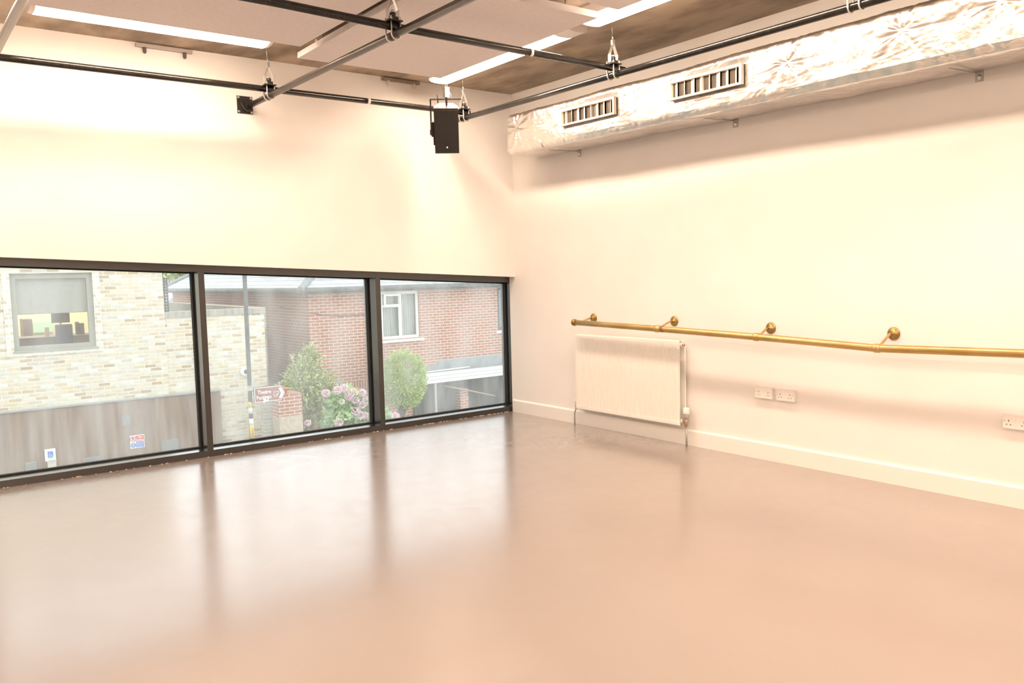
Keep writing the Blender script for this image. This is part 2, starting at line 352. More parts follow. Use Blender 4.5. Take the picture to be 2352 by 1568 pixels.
def luminaire(p0, p1, wd, label, casing=0, grp='surface mounted strip lights'):
    """opal diffuser with a rounded underside from p0 to p1 (axis aligned), end caps, optional long plain end"""
    a, b_ = Vector(p0), Vector(p1); L = (b_-a).length; z = a.z
    t = thing('strip_light', ((a+b_)/2), label, 'ceiling light', grp)
    def prof(s_, zt=0., h0=.074, hh=.104):
        pts = [(-wd/2*s_, -zt)]
        for k in range(11):
            th = PI*k/10; pts.append((-wd/2*s_*math.cos(th), -h0-(hh-h0)*math.sin(th)**.7*s_))
        pts.append((wd/2*s_, -zt)); return pts
    ang = math.atan2(b_.y-a.y, b_.x-a.x)
    M = Matrix.Translation((a.x, a.y, ZC-.001)) @ Matrix.Rotation(ang, 4, 'Z')
    def seg(x0, x1, s0, s1, zt=0.):
        A, B = prof(s0, zt), prof(s1, zt); N = len(A); m = MB()
        vs = [(x0, p[0], p[1]) for p in A]+[(x1, p[0], p[1]) for p in B]
        m._add(vs, [tuple(range(N)), tuple(range(N, 2*N))]+[(i, (i+1) % N, N+(i+1) % N, N+i) for i in range(N)]); m.xf(M); return m
    seg(.03, L-.03-casing, 1, 1, .073).build('diffuser', diff, t)
    MB().box((.02,-wd/2,-.0735), (L-.03-casing,wd/2,0)).xf(M).build('housing', capm, t)
    for x0, x1, s0, s1 in ((0, .03, .86, 1.01), (L-.03-casing, L-casing, 1.01, .86 if not casing else 1.0)): seg(x0, x1, s0, s1).build('end_cap', capm, t)
    if casing: seg(L-casing, L, 1.0, .96).build('plain_end', capm, t)
    return t
luminaire((-2.92,-.765,ZC), (-4.53,-.765,ZC), .20, 'long strip light running beside the window wall at top left')
luminaire((-1.16,-.40,ZC), (-1.19,-2.36,ZC), .22, 'strip light in the right-hand row, crossed by a black tube', casing=.14)
luminaire((-1.21,-2.50,ZC), (-1.24,-4.40,ZC), .22, 'strip light at the top edge, right of the crossed one')
luminaire((-4.76,-.765,ZC), (-6.36,-.765,ZC), .20, 'strip light end just showing in the top-left corner behind the tube')
for i, (p, q) in enumerate((((-1.24,-4.6,ZC), (-1.27,-6.5,ZC)), ((-1.27,-6.7,ZC), (-1.3,-8.6,ZC)), ((-4.2,-4.4,ZC), (-4.2,-6.3,ZC)), ((-4.2,-6.9,ZC), (-4.2,-8.8,ZC)), ((-7.3,-2.4,ZC), (-7.3,-4.3,ZC)), ((-7.3,-5.6,ZC), (-7.3,-7.5,ZC)), ((-2.7,-9.4,ZC), (-4.6,-9.4,ZC)), ((-5.8,-9.4,ZC), (-7.7,-9.4,ZC)), ((-5.9,-6.0,ZC), (-5.9,-7.9,ZC)))):  # unseen strip lights, added to give the room fill light
    luminaire(p, q, .22, ('strip light', 'ceiling strip light')[i % 2]+' added out of view for fill light, '+('first behind the camera in the right row','last behind the camera in the right row','middle row above the camera','middle row behind the camera','far left row, nearer the windows','far left row, nearer the back wall','along the back wall, right half','along the back wall, left half','left of the camera, second row')[i], grp='added fill strip lights behind the camera')

# ================================================================ TUBE GRID
ZL, ZU, R = 2.969, 3.021, .0243
def pipe(name, pts, m, label, rings=()):
    t = thing(name, pts[0], label, 'lighting tube', 'black suspended rigging tubes')
    MB().tube(pts, R, 24).build('tube', m, t)
    for x, y in rings:
        alongx = abs(pts[0][1]-pts[-1][1]) < .2
        d = Vector((.011,0,0)) if alongx else Vector((0,.011,0)); p = Vector((x, y, pts[0][2]))
        MB().tube([p-d, p+d], R+.0012, 24).build('tape_band', capm, t)
    return t
pipe('rigging_tube', [(XL+.6,-.49,ZU), (-.86,-.465,ZU)], blackpipe, 'black tube running along in front of the window wall', [(-1.93,-.475)])
pipe('rigging_tube', [(XL+.6,-2.55,ZU), (-3.6,-2.53,ZU), (-2.8,-2.485,ZU), (-.80,-2.455,ZU)], blackpipe, 'black tube crossing under the middle ceiling panel with a white tape band', [(-1.725,-2.47)])
pipe('rigging_tube', [(-2.82,-.004,ZL), (-2.82,-8.4,ZL)], sheenpipe, 'shiny dark tube ending at the square wall plate')
pipe('rigging_tube', [(-.925,-.38,ZL), (-.918,-2.4,ZL), (-.90,-4.4,ZL), (-.88,-8.4,ZL)], blackpipe, 'black tube running along above the foil covered duct')
pipe('rigging_tube', [(-4.735,-.004,ZL), (-4.75,-8.4,ZL)], sheenpipe, 'tube with a painted grey-brown sheen slanting across the top-left corner')

def clamp(x, y, label, wide=False):
    t = thing('tube_clamp', (x, y, ZL), label, 'clamp', 'cross clamps hanging the tube grid')
    for dy_ in (-.034, .034):
        pts = [(x-.031, y+dy_, ZU+.035)]
        pts += [(x-.031*math.cos(a), y+dy_, ZL-.031*math.sin(a)) for a in [PI*k/10 for k in range(11)]]
        pts += [(x+.031, y+dy_, ZU+.035)]
        ub = MB().tube(pts, .0052, 8).build('u_bolt', zinc, t)
        for sx in (-1, 1):
            MB().lathe([(.009,0), (.009,.009), (.005,.012), (.005,.02)], (x+sx*.031, y+dy_, ZU+.033), seg=6, smooth=False).build('nut', zinc, ub)
    MB().box((x-.045,y-.048,ZU+.024), (x+.045,y+.048,ZU+.032), .002).build('clamp_plate', blackm, t)
    MB().box((x-.028,y-.022,ZU+.032), (x+.028,y+.022,ZU+.058), .004).build('clamp_body', blackm, t)
    MB().lathe([(.019,0), (.019,.026), (.014,.03)], (x,y,ZU+.055), seg=16).build('swivel', blackm, t)
    MB().lathe([(.012,0), (.012,.01), (.006,.016)], (x,y,ZU+.084), seg=8).build('top_nut', zinc, t)
    # folded strap, wire loop and drop wire up to the slab
    m = MB(); zt = ZU+.175
    for s_ in (-1, 1):
        m.box((x+s_*.036-.002, y-.016, ZU+.04), (x+s_*.036+.002, y+.016, ZU+.10))
        m._add([(x+s_*.036,y-.016,ZU+.10), (x+s_*.036,y+.016,ZU+.10), (x+s_*.006,y+.012,zt), (x+s_*.006,y-.012,zt)], [(0,1,2,3)])
        m._add([(x+s_*.033,y-.016,ZU+.10), (x+s_*.033,y+.016,ZU+.10), (x+s_*.003,y+.012,zt), (x+s_*.003,y-.012,zt)], [(0,3,2,1)])
    m.box((x-.012,y-.011,zt-.005), (x+.012,y+.011,zt+.034), .002)
    m.build('hanging_strap', zinc, t)
    MB().tube([(x,y,zt+.03), (x-.004,y,zt+.07)], .0065, 8).build('wire_crimp', zinc, t)
    MB().tube([(x-.004,y,zt+.06), (x-.010,y,ZC)], .0022, 6).build('drop_wire', wire, t)
    return t
clamp(-2.822, -.482, 'silver clamp with wire, above the tube that meets the wall plate')
clamp(-2.82, -2.487, 'silver clamp where tubes cross under the middle ceiling panel')
clamp(-.915, -2.455, 'silver clamp where tubes cross above the air duct, beside a bright lamp')
clamp(-.922, -.467, 'silver clamp half hidden behind the black loudspeaker')
clamp(-.90, -4.40, 'silver clamp at the top edge on the tube above the duct')

# wall plate
t = thing('wall_plate', (-2.85,-.004,2.974), 'square black steel plate bolting a tube to the window wall', 'wall bracket')
mb = MB().box((-2.918,-.008,2.902), (-2.783,0,3.048), .003); mb.build('plate', blackm, t)
for dx in (-2.904, -2.797):
    for dz in (2.917, 3.034):
        m = MB().lathe([(.0105,0), (.0105,.003), (.007,.006)], (dx,-.008,dz), '-Y', 12); m.build('bolt', zinc, t)
MB().tube([(-2.893+.01,-.016,3.018), (-2.885,-.022,2.975), (-2.868,-.028,2.94), (-2.842,-.032,2.924), (-2.812,-.034,2.93)], .0095, 10).build('curved_lug', blackm, t)
MB().tube([(-2.82,-.004,ZL), (-2.82,-.035,ZL)], .031, 20).build('socket_collar', blackm, t)

# mounting battens at the head of the window wall
def batten(x0, x1, label, m, studs, sm):
    t = thing('mounting_batten', ((x0+x1)/2,-.02,3.335), label, 'wall bracket')
    MB().box((x0,-.035,3.335), (x1,-.001,3.362), .003).build('batten', m, t)
    for x in studs: MB().lathe([(.008,-.045), (.014,-.034), (.014,-.01), (.017,0)], (x,-.02,3.336), seg=10).build('stud', sm, t)
batten(-3.70,-3.27, 'grey batten with two dark studs under the ceiling at left', mat('grey_batten', (.42,.38,.36), .6), (-3.635,-3.33), mat('dark_stud', (.10,.09,.09), .6))
batten(-1.53,-1.13, 'brown-grey batten with pale studs left of the hanging loudspeaker', mat('brown_batten', (.27,.22,.17), .7), (-1.47,-1.19), mat('pale_stud', (.72,.66,.6), .6))

# ================================================================ LOUDSPEAKER
sp0 = Vector((-1.383,-.86,2.752))
t = thing('loudspeaker', sp0, 'black loudspeaker hanging in front of the window wall corner', 'loudspeaker')
# local frame: front = -Y, then turned to the room and tilted down
MS = Matrix.Translation(sp0) @ Matrix.Rotation(math.radians(-34), 4, 'Z') @ Matrix.Rotation(math.radians(-23), 4, 'X').inverted() 
def S(mb, name, m, par=t): mb.xf(MS); return mb.build(name, m, par)
W2, H2 = .106, .196
mb = MB().prism([(-W2,0), (W2,0), (W2,.09), (W2*.55,.22), (-W2*.55,.22), (-W2,.09)], 2, -H2, H2); cab = S(mb, 'cabinet', blackm)
grille = mat('perforated_steel_grille', (.012,.010,.009), .6, 0); n, l, b = NT(grille)
tc = n.new('ShaderNodeTexCoord'); vo = n.new('ShaderNodeTexVoronoi'); vo.inputs['Scale'].default_value = 110; vo.inputs['Randomness'].default_value = .15
l.new(tc.outputs['Object'], vo.inputs['Vector']); bp = n.new('ShaderNodeBump'); bp.inputs['Strength'].default_value = .9; bp.inputs['Distance'].default_value = .004; l.new(vo.outputs[0], bp.inputs['Height']); l.new(bp.outputs[0], b.inputs['Normal'])
g = S(MB().box((-W2+.002,-.012,-H2+.004), (W2-.002,0,H2-.014), .003), 'grille', grille)
S(MB().lathe([(.009,0), (.009,.003), (.003,.004)], (0,-.012,-H2+.055), '-Y', 14), 'badge', zinc, g)
S(MB().box((-W2-.012,.03,-.13), (-W2,.085,.07), .002), 'side_rail', blackm)
m = MB().lathe([(.028,0), (.028,.022), (.02,.028)], (-W2-.012,.05,-.02), '-X', 18); S(m, 'yoke_knob', blackm)
m = MB().box((-W2-.026,.02,-.055), (-W2-.012,.075,.075), .003); S(m, 'pivot_plate', blackm)
# yoke in room axes
yx = Matrix.Rotation(math.radians(-34), 3, 'Z'); ex = yx@Vector((1,0,0)); ey = yx@Vector((0,1,0))
top = 3.035; A = sp0+ex*(-W2-.028)+ey*.05
def bar(mb, p, q, wd, th, side):
    p, q = Vector(p), Vector(q); d = (q-p).normalized(); s_ = side.normalized(); u = d.cross(s_)
    vs = []
    for e in (p, q):
        for a_, b2 in ((-1,-1), (1,-1), (1,1), (-1,1)): vs.append(e+s_*wd/2*a_+u*th/2*b2)
    mb._add(vs, [(0,1,2,3), (7,6,5,4), (0,4,5,1), (1,5,6,2), (2,6,7,3), (3,7,4,0)]); return mb
mb = MB(); bar(mb, A+Vector((0,0,-.02)), Vector((A.x,A.y,top)), .030, .013, ey); Bq = A+ex*.27; bar(mb, Vector((A.x,A.y,top)), Vector((Bq.x,Bq.y,top)), .035, .005, ey)
mb.build('yoke', blackm, t)
cx = A+ex*.14
m = MB().tube([(cx.x,cx.y,top-.05), (cx.x,cx.y,top+.03)], .009, 10); m.build('spigot', blackm, t)
m = MB().box((cx.x-.024,cx.y-.02,top+.012), (cx.x+.024,cx.y+.02,top+.10), .004); m.build('half_coupler', zinc, t)
m = MB().tube([(cx.x-.008,cx.y,top+.10), (cx.x-.008,cx.y,ZC)], .004, 8).tube([(cx.x+.012,cx.y,top+.10), (cx.x+.012,cx.y,ZC)], .004, 8); m.build('drop_rod', zinc, t)
lp = [(cx.x+ex.x*.045*math.cos(a)-.0, cx.y+ex.y*.045*math.cos(a), top+.01+.065*math.sin(a)) for a in [2*PI*k/24 for k in range(24)]]
MB().tube(lp, .0014, 5, closed=True).build('safety_wire', wire, t)
kp = cx-ex*.075
MB().tube([(kp.x,kp.y,top-.03), (kp.x,kp.y,top+.04)], .005, 8).build('locking_pin', blackm, t)

# ================================================================ FOIL-LAGGED DUCT
DW, DZ0, DZ1, DY0, DY1 = .42, 2.66, 3.045, -.44, -7.6
gr = [(-1.98,-1.29), (-3.265,-2.585)]
pins = [(-.62,2.90), (-3.62,2.88), (-4.42,2.90), (-4.98,2.93), (-5.8,2.88)]
rc = .05
prof = []
K = 14
for i in range(K): prof.append((-(DW-rc)*i/K, DZ1, 0, 1))
for i in range(7): a = PI/2*i/6; prof.append((-(DW-rc)-rc*math.sin(a), DZ1-rc+rc*math.cos(a), -math.sin(a), math.cos(a)))
KF = 44
for i in range(1, KF): prof.append((-DW, DZ1-rc-(DZ1-DZ0-2*rc)*i/KF, -1, 0))
for i in range(7): a = PI/2*i/6; prof.append((-(DW-rc)-rc*math.cos(a), DZ0+rc-rc*math.sin(a), -math.cos(a), -math.sin(a)))
KB = 34
for i in range(1, KB+1): prof.append((-(DW-rc)*(1-i/KB), DZ0, 0, -1))
NY = 760; rows = []; mb = MB(); nprof = len(prof)
def ridge(x, y, z): return 1-abs(noise.noise(Vector((x,y,z))))*2
for j in range(NY+1):
    y = DY0+(DY1-DY0)*j/NY; ring = []
    endf = min(1, (DY0-y)/.06); endf = math.sin(endf*PI/2)
    for i, (x, z, nx, nz) in enumerate(prof):
        u = i*.013
        d = .012*noise.noise(Vector((y*1.7, u*2.2, 3)))+.006*noise.noise(Vector((y*5, u*6, 9)))
        q1 = noise.noise(Vector((y*2.3,u*2.3,1))); wr = ridge(y*9+3*q1, u*6+3*noise.noise(Vector((u*3,y*2,8))), 5); d += .0032*max(0, wr-.55)/.45
        d += .0014*ridge(y*24, u*11+noise.noise(Vector((y*3,0,u)))*2, 2)
        d += .0011*noise.noise(Vector((y*40, u*34, 7)))
        if nx < -.3:
            for py_, pz_ in pins:
                rr = math.hypot(y-py_, (z-pz_)); th = math.atan2(z-pz_, y-py_)
                if rr < .5:
                    d += .0085*math.exp(-rr/.16)*math.sin(th*9+3*noise.noise(Vector((py_*9, th*1.5, 0))))*min(1, rr/.03) - .012*math.exp(-rr/.03)
            for sy_ in (-2.22, -4.13, -5.3): d -= .006*math.exp(-((y-sy_)/.018)**2)
            for g0, g1 in gr:
                if g0-.05 < y < g1+.05 and 2.755 < z < 3.0:
                    e = min(1, max(0, 1-max(g0-y, y-g1, 0)/.05))*min(1, max(0, 1-max(2.80-z, z-2.955, 0)/.045)); d = d*(1-e)-.012*e
        if nz < -.9: d += .010*max(0, noise.noise(Vector((y*1.3, 4, 8))))
        if nz > .9 or (nz < -.9 and x > -.04): d = max(min(d, .006), -.01)
        if x > -.02: d = 0
        sc_ = .93+.07*endf if x < -.02 else 1
        zz = (z-(DZ0+DZ1)/2)*sc_+(DZ0+DZ1)/2
        ring.append(mb.bm.verts.new((-.022+x*(DW-.022)/DW*(.95+.05*endf)+nx*d, y, zz+nz*d)))
    rows.append(ring)
for j in range(NY):
    for i in range(nprof-1):
        f = mb.bm.faces.new((rows[j][i], rows[j][i+1], rows[j+1][i+1], rows[j+1][i])); f.smooth = True
cen = mb.bm.verts.new((-.2, DY0+.012, 2.85))
for i in range(nprof-1): mb.bm.faces.new((rows[0][i+1], rows[0][i], cen)).smooth = True
dt = thing('air_duct', (-.2,-4,2.66), 'silver foil wrapped air duct high on the right wall', 'duct')
mb.build('foil_lagging', foil, dt)
tape = noisy('grey_blue_foil_tape', (.42,.50,.52), (.62,.64,.62), 14, .4, .8, bump=.4, bscale=40)
m = MB(); vs = []
for j in range(260):
    y = -1.3-4.9*j/259; q = .0105*noise.noise(Vector((y*1.7, 82*.013*2.2, 3)))
    vs += [(-DW-.006-q, y, DZ0+.045+.006*noise.noise(Vector((y*6,0,0)))), (-DW+.018-q, y, DZ0-.001-max(0,q)*.3), ]
m._add(vs, [(2*j, 2*j+1, 2*j+3, 2*j+2) for j in range(259)], True); m.build('edge_tape', tape, dt, normals=False)
def air_grille(g0, g1, label):
    t = thing('air_grille', (-DW-.01,(g0+g1)/2,2.805), label, 'air vent', 'cream supply grilles on the duct')
    z0, z1 = 2.805, 2.952; x0, x1 = -DW+.005, -DW-.026; fw = .020
    m = MB(); m.box((x0,g0,z1-fw), (x1,g1,z1)); m.box((x0,g0,z0), (x1,g1,z0+fw*.8)); m.box((x0,g0,z0+fw*.8), (x1,g0+fw,z1-fw)); m.box((x0,g1-fw,z0+fw*.8), (x1,g1,z1-fw))
    m.build('grille_frame', mat('cream_grille_paint', (.80,.76,.66), .4), t)
    MB().box((-DW+.012,g0+.01,z0+.01), (-DW+.006,g1-.01,z1-.01)).build('back_void', dark, t)
    m = MB(); N = 8
    for k in range(N):
        y = g0+fw+(g1-g0-2*fw)*(k+.5)/N; yw = .012+.012*((k*37) % 3)/2
        m.box((-DW+.004,y-yw,z0+fw*.8), (-DW-.016,y-yw+.0035,z1-fw), 0, None)
        m.prism([(-DW+.004,y-yw), (-DW-.012,y-yw), (-DW+.004,y+yw*1.1)], 2, z0+fw*.8, z1-fw)
    m.build('deflector_blade', MATS['cream_grille_paint'], t)
    m = MB()
    y = g0+fw
    while y < g1-fw: m.box((-DW+.006,y,z0+fw*.8), (-DW+.001,y+.003,z1-fw)); y += .0105
    m.build('fine_vane', mat('aluminium_vane', (.35,.30,.25), .4, .5), t)
air_grille(*gr[0], 'smaller-looking cream air vent, nearer the room corner')
air_grille(*gr[1], 'cream air vent on the duct nearer the camera')
for y, lab in ((-1.056,'zinc bracket under the duct end nearest the room corner'), (-2.876,'zinc bracket under the duct, below the nearer air vent'), (-4.688,'zinc bracket under the duct at the right edge')):
    t = thing('duct_bracket', (-.01,y,2.6), lab, 'bracket', 'zinc brackets under the duct')
    MB().box((-.004,y-.024,2.597), (0,y+.024,2.665), .001).build('wall_tab', zincd, t)
    MB().lathe([(.015,0), (.015,.003), (.009,.005), (.009,.009)], (-.004,y,2.622), '-X', 12).build('screw', zinc, t)
    m = MB().prism([(0,2.655), (-.36,2.640), (-.36,2.634), (0,2.648)], 1, y+.012, y+.018); m.box((-.36,y-.01,2.632), (-.0,y+.018,2.6355)) if False else None
    m.build('bracket_arm', zincd, t)

# ================================================================ RADIATOR
t = thing('radiator', (-.07,-1.70,0), 'white fluted panel radiator under the brass rail', 'radiator')
y0, y1, z0, z1 = -2.365, -1.05, .175, .897
m = MB(); N = 40; P = (y1-y0-.03)/N; cols = []
def fl(yq):
    f = ((yq-(y0+.015))/P) % 1.0; e = min(f, 1-f)*2
    return -.0075*(1 if e < .14 else (1-min(1, (e-.14)/.12)) if e < .26 else 0)
ys = [y0]+[y0+.015+P*k/10 for k in range(N*10+1)]+[y1]
zz = [z0, z0+.004, z0+.028, z0+.042, z1-.042, z1-.028, z1-.004, z1]
grid = []
for yq in ys:
    col = []
    for k, zq in enumerate(zz):
        d = 0 if k in (0,1,2,5,6,7) else -fl(yq); e = .006 if k in (0, 7) else 0
        if yq in (y0, y1): d = 0; e = max(e, .006)
        col.append(m.bm.verts.new((-.104+d+e, yq, zq)))
    grid.append(col)
for a in range(len(ys)-1):
    for k in range(len(zz)-1): m.bm.faces.new((grid[a][k], grid[a+1][k], grid[a+1][k+1], grid[a][k+1])).smooth = False
m.box((-.096,y0+.002,z0+.002), (-.088,y1-.002,z1-.002))
m.build('front_panel', radm, t)
MB().box((-.042,y0-.012,z0-.0), (-.026,y1+.012,z1-.003), .003).build('rear_panel', radm, t)
m = MB().box((-.09,y0+.03,z1-.004), (-.04,y1-.03,z1+.002))
for k in range(60):
    y = y0+.04+(y1-y0-.08)*k/59; m.box((-.088,y,z1+.002), (-.044,y+.006,z1+.004))
m.build('top_grille', radm, t)
for y in (y0-.0, y1): 
    for z in (z0+.035, z1-.035): MB().tube([(-.065,y-.012,z), (-.065,y+.012,z)], .018, 14).build('port_boss', radm, t)
m = MB().tube([(-.065,y0-.012,z1-.035), (-.065,y0-.03,z1-.035)], .013, 6); m.build('bleed_valve', copper, t)
vx, vy = -.065, y0-.045
vb = MB().tube([(vx,y0+.0,z0+.035), (vx,vy,z0+.035)], .014, 10); vb.lathe([(.014,-.03), (.017,-.01), (.017,.03), (.013,.035)], (vx,vy,z0+.03)); vo_ = vb.build('valve_body', copper, t)
MB().lathe([(.017,0), (.021,.012), (.026,.045)], (vx,vy,z0+.058), seg=18).build('valve_collar', mat('grey_plastic', (.35,.35,.33), .5), vo_)
MB().lathe([(.027,0), (.028,.012), (.027,.05), (.022,.056)], (vx,vy,z0+.10), seg=20).build('thermostat_head', socketm, vo_)
MB().tube([(vx,vy,z0), (vx,vy,0)], .0085, 12).build('feed_pipe', zincd, t)
MB().lathe([(.013,-.01), (.014,0), (.012,.012)], (vx,vy,z0-.006), seg=6, smooth=False).build('compression_nut', copper, t)
lx, ly = -.065, y1+.035
m = MB().tube([(lx,y1,z0+.035), (lx,ly,z0+.035), (lx,ly,z0+.01)], .010, 10); m.build('lockshield_valve', zinc, t)
MB().lathe([(.012,0), (.012,.03), (.009,.036)], (lx,ly,z0+.042), seg=14).build('lockshield_cap', socketm, t)
MB().tube([(lx,ly,z0+.01), (lx,ly+.006,z0-.02), (lx,ly+.022,z0-.05), (lx,ly+.026,z0-.09), (lx,ly+.026,0)], .0075, 10).build('feed_pipe', zincd, t)

# ================================================================ BRASS RAIL
t = thing('barre_rail', (-.2,-3.2,.99), 'long brass handrail fixed along the right wall', 'handrail')
rp = [(-1.17,1.021), (-1.7,1.012), (-2.216,1.001), (-2.7,.99), (-3.224,.977), (-3.7,.962), (-4.12,.947), (-4.166,.946), (-4.22,.9465), (-5.05,.965), (-6.2,.985), (-7.4,1.0)]
MB().tube([(-.2,y,z) for y, z in rp], .0262, 24).build('rail_tube', brass, t)
MB().lathe([(.022,0), (.031,.003), (.033,.016), (.031,.034), (.0275,.038)], (-.2,-1.145,1.0215), '-Y', 24).build('end_cap', brassd, t)
MB().tube([(-.2,-2.262,1.0), (-.2,-2.30,.999)], .0266, 24).build('worn_band', mat('worn_copper_band', (.33,.2,.1), .45, .9), t)
for yr, yc in ((-1.218,-1.218), (-2.229,-2.216), (-3.201,-3.215), (-4.172,-4.166), (-5.2,-5.2), (-6.2,-6.2)):
    zr = next(a[1]+(b_[1]-a[1])*(yc-a[0])/(b_[0]-a[0]) for a, b_ in zip(rp, rp[1:]) if b_[0] <= yc <= a[0])
    zw = zr+.035 if yr > -2 else zr+.055 if yr > -4 else zr+.085
    bk = MB().lathe([(.044,0), (.044,.005), (.036,.010), (.018,.014), (.014,.026), (.010,.032)], (0,yr,zw), '-X', 22).build('wall_rosette', brassd, t)
    MB().tube([(-.02,yr,zw), (-.06,yr,zw-.002), (-.11,(yr+yc)/2,zw-.4*(zw-zr)), (-.15,yc,zr+.3*(zw-zr)), (-.185,yc,zr)], [.0105,.009,.0085,.009,.011], 12).build('bracket_arm', brass, bk)
    for a in (0, 2.1, 4.2): MB().lathe([(.004,0), (.004,.002)], (-.006,yr+.03*math.cos(a+.5),zw+.03*math.sin(a+.5)), '-X', 8).build('screw', brass, bk)
    if yr < -2: MB().tube([(-.2,yc+.024,zr+.0005), (-.2,yc+.016,zr), (-.2,yc-.016,zr), (-.2,yc-.024,zr-.0005)], [.0275,.031,.031,.0275], 24).build('collar', brass, t)

# ================================================================ SOCKETS
def socket(yc, label):
    t = thing('power_socket', (-.018,yc,.486), label, 'socket', 'white double wall sockets')
    zc = .529; w2, h2 = .0765, .0435; x1 = -.036
    MB().box((0,yc-w2,zc-h2), (-.028,yc+w2,zc+h2), .004).build('back_box', socketm, t)
    MB().box((-.027,yc-w2,zc-h2), (x1,yc+w2,zc+h2), .003).build('face_plate', socketm, t)
    for dy_ in (-.0105, .0105): 
        MB().box((x1+.001,yc+dy_-.0075,zc+.008), (x1-.004,yc+dy_+.0075,zc+.032), .0015).build('rocker_switch', white_gloss, t)
    m = MB()
    for s_ in (-1, 1):
        c = yc+s_*.043
        m.box((x1-.0006,c-.0022,zc+.0), (x1+.002,c+.0022,zc+.011)); 
        for q in (-1, 1): m.box((x1-.0006,c+q*.011-.0035,zc-.02), (x1+.002,c+q*.011+.0035,zc-.0155))
        m.lathe([(.0024,0), (.0024,.001)], (x1+.0005,yc+s_*.066,zc+.004), '-X', 8)
    m.build('pin_holes', dark, t)
socket(-3.157, 'double wall socket, left one of the touching pair')
socket(-3.351, 'double wall socket, right one of the touching pair')
socket(-4.957, 'double wall socket cut by the right edge of the photo')

# ================================================================ OUTSIDE
G = -3.5
D1, D2 = 11.3, 12.0
struct(MB().box((-40,.36,G-.2), (60,60,G)).build('ground', tarmac, org=(0,0,G)))
struct(MB().box((-30,8.2,G), (40,D1-.1,G+.12)).build('pavement', noisy('paving', (.42,.41,.39), (.5,.49,.46), 3, .85), org=(0,9,G)))
# --- stock brick building with office window
by = thing('brick_building', (-4,D1,G), 'pale yellow-brown brick building across the street', 'building')
wo = [at(20,626,1,D1), at(212,628,1,D1), at(220,795,1,D1), at(33,808,1,D1)]
wx0, wx1, wz0, wz1 = (wo[0].x+wo[3].x)/2, (wo[1].x+wo[2].x)/2, wo[3].z, (wo[0].z+wo[1].z)/2
EX = at(374,660,1,D1).x; EX2 = at(611,800,1,D1).x; ZCOP = (at(400,715,1,D1).z+at(600,707,1,D1).z)/2
T = .35
m = MB(); m.box((-22,D1,G), (EX,D1+T,wz0)); m.box((-22,D1,wz0), (wx0,D1+T,wz1)); m.box((wx1,D1,wz0), (EX,D1+T,wz1)); m.box((-22,D1,wz1), (EX,D1+T,4.6))
m.box((EX-T,D1+T,G), (EX,D1+9,4.6)); m.build('brick_wall', yellowbrick, by)
sb2 = brick('header_brick_surround', [(.60,.50,.36),(.72,.66,.54),(.78,.72,.60)], (.80,.78,.70), bw=.115, bh=.075, ms=.012)
m = MB().box((wx0-.13,D1-.02,wz0-.10), (wx0,D1+.05,wz1)); m.box((wx1,D1-.02,wz0-.10), (wx1+.13,D1+.05,wz1)); m.box((wx0,D1-.02,wz0-.10), (wx1,D1+.05,wz0-.03)); m.build('brick_surround', sb2, by)
# office room behind the window
m = MB(); m.box((wx0-1.5,D1+3.6,wz0-1.0), (wx1+1.2,D1+3.7,wz1+.7)); m.box((wx0-1.6,D1+T,wz0-1.0), (wx0-1.5,D1+3.7,wz1+.7)); m.box((wx1+1.2,D1+T,wz0-1.0), (wx1+1.3,D1+3.7,wz1+.7))
m.box((wx0-1.5,D1+T,wz1+.7), (wx1+1.2,D1+3.6,wz1+.8)); m.build('office_wall', wallc, by)
MB().box((wx0-1.5,D1+T,wz0-1.1), (wx1+1.2,D1+3.6,wz0-1.0)).build('office_floor', mat('grey_carpet', (.3,.3,.3), .95), by)
la = bpy.data.lights.new('office_lamp', 'AREA'); la.energy = 150; la.size = 1.6; la.color = (1,.93,.8)
lo_ = bpy.data.objects.new('office_lamp', la); C.objects.link(lo_); lo_.location = ((wx0+wx1)/2,D1+2.2,wz1+.65)
fz = mat('grey_bronze_frame', (.36,.35,.29), .5)
m = MB(); f = .10; yy = D1+.06
m.box((wx0,yy,wz0), (wx1,yy+.08,wz0+f*.9)); m.box((wx0,yy,wz1-f), (wx1,yy+.08,wz1)); m.box((wx0,yy,wz0+f*.9), (wx0+f,yy+.08,wz1-f)); m.box((wx1-f,yy,wz0+f*.9), (wx1,yy+.08,wz1-f))
m.box((wx0-.02,D1-.04,wz0-.03), (wx1+.03,D1+.1,wz0+.01)); wf = m.build('office_window_frame', fz, by)
MB().box((wx0+f,yy+.035,wz0+f*.9), (wx1-f,yy+.041,wz1-f)).build('office_window_pane', clearm, wf)
bz = at(120,718,1,D1+.3).z
m = MB().box((wx0+.05,D1+.2,bz), (wx1-.05,D1+.206,wz1-.04)); m.tube([(wx0+.05,D1+.2,bz), (wx1-.05,D1+.2,bz)], .012, 8); m.build('roller_blind', noisy('blind_fabric', (.72,.71,.62), (.68,.67,.58), 3, .9), by)
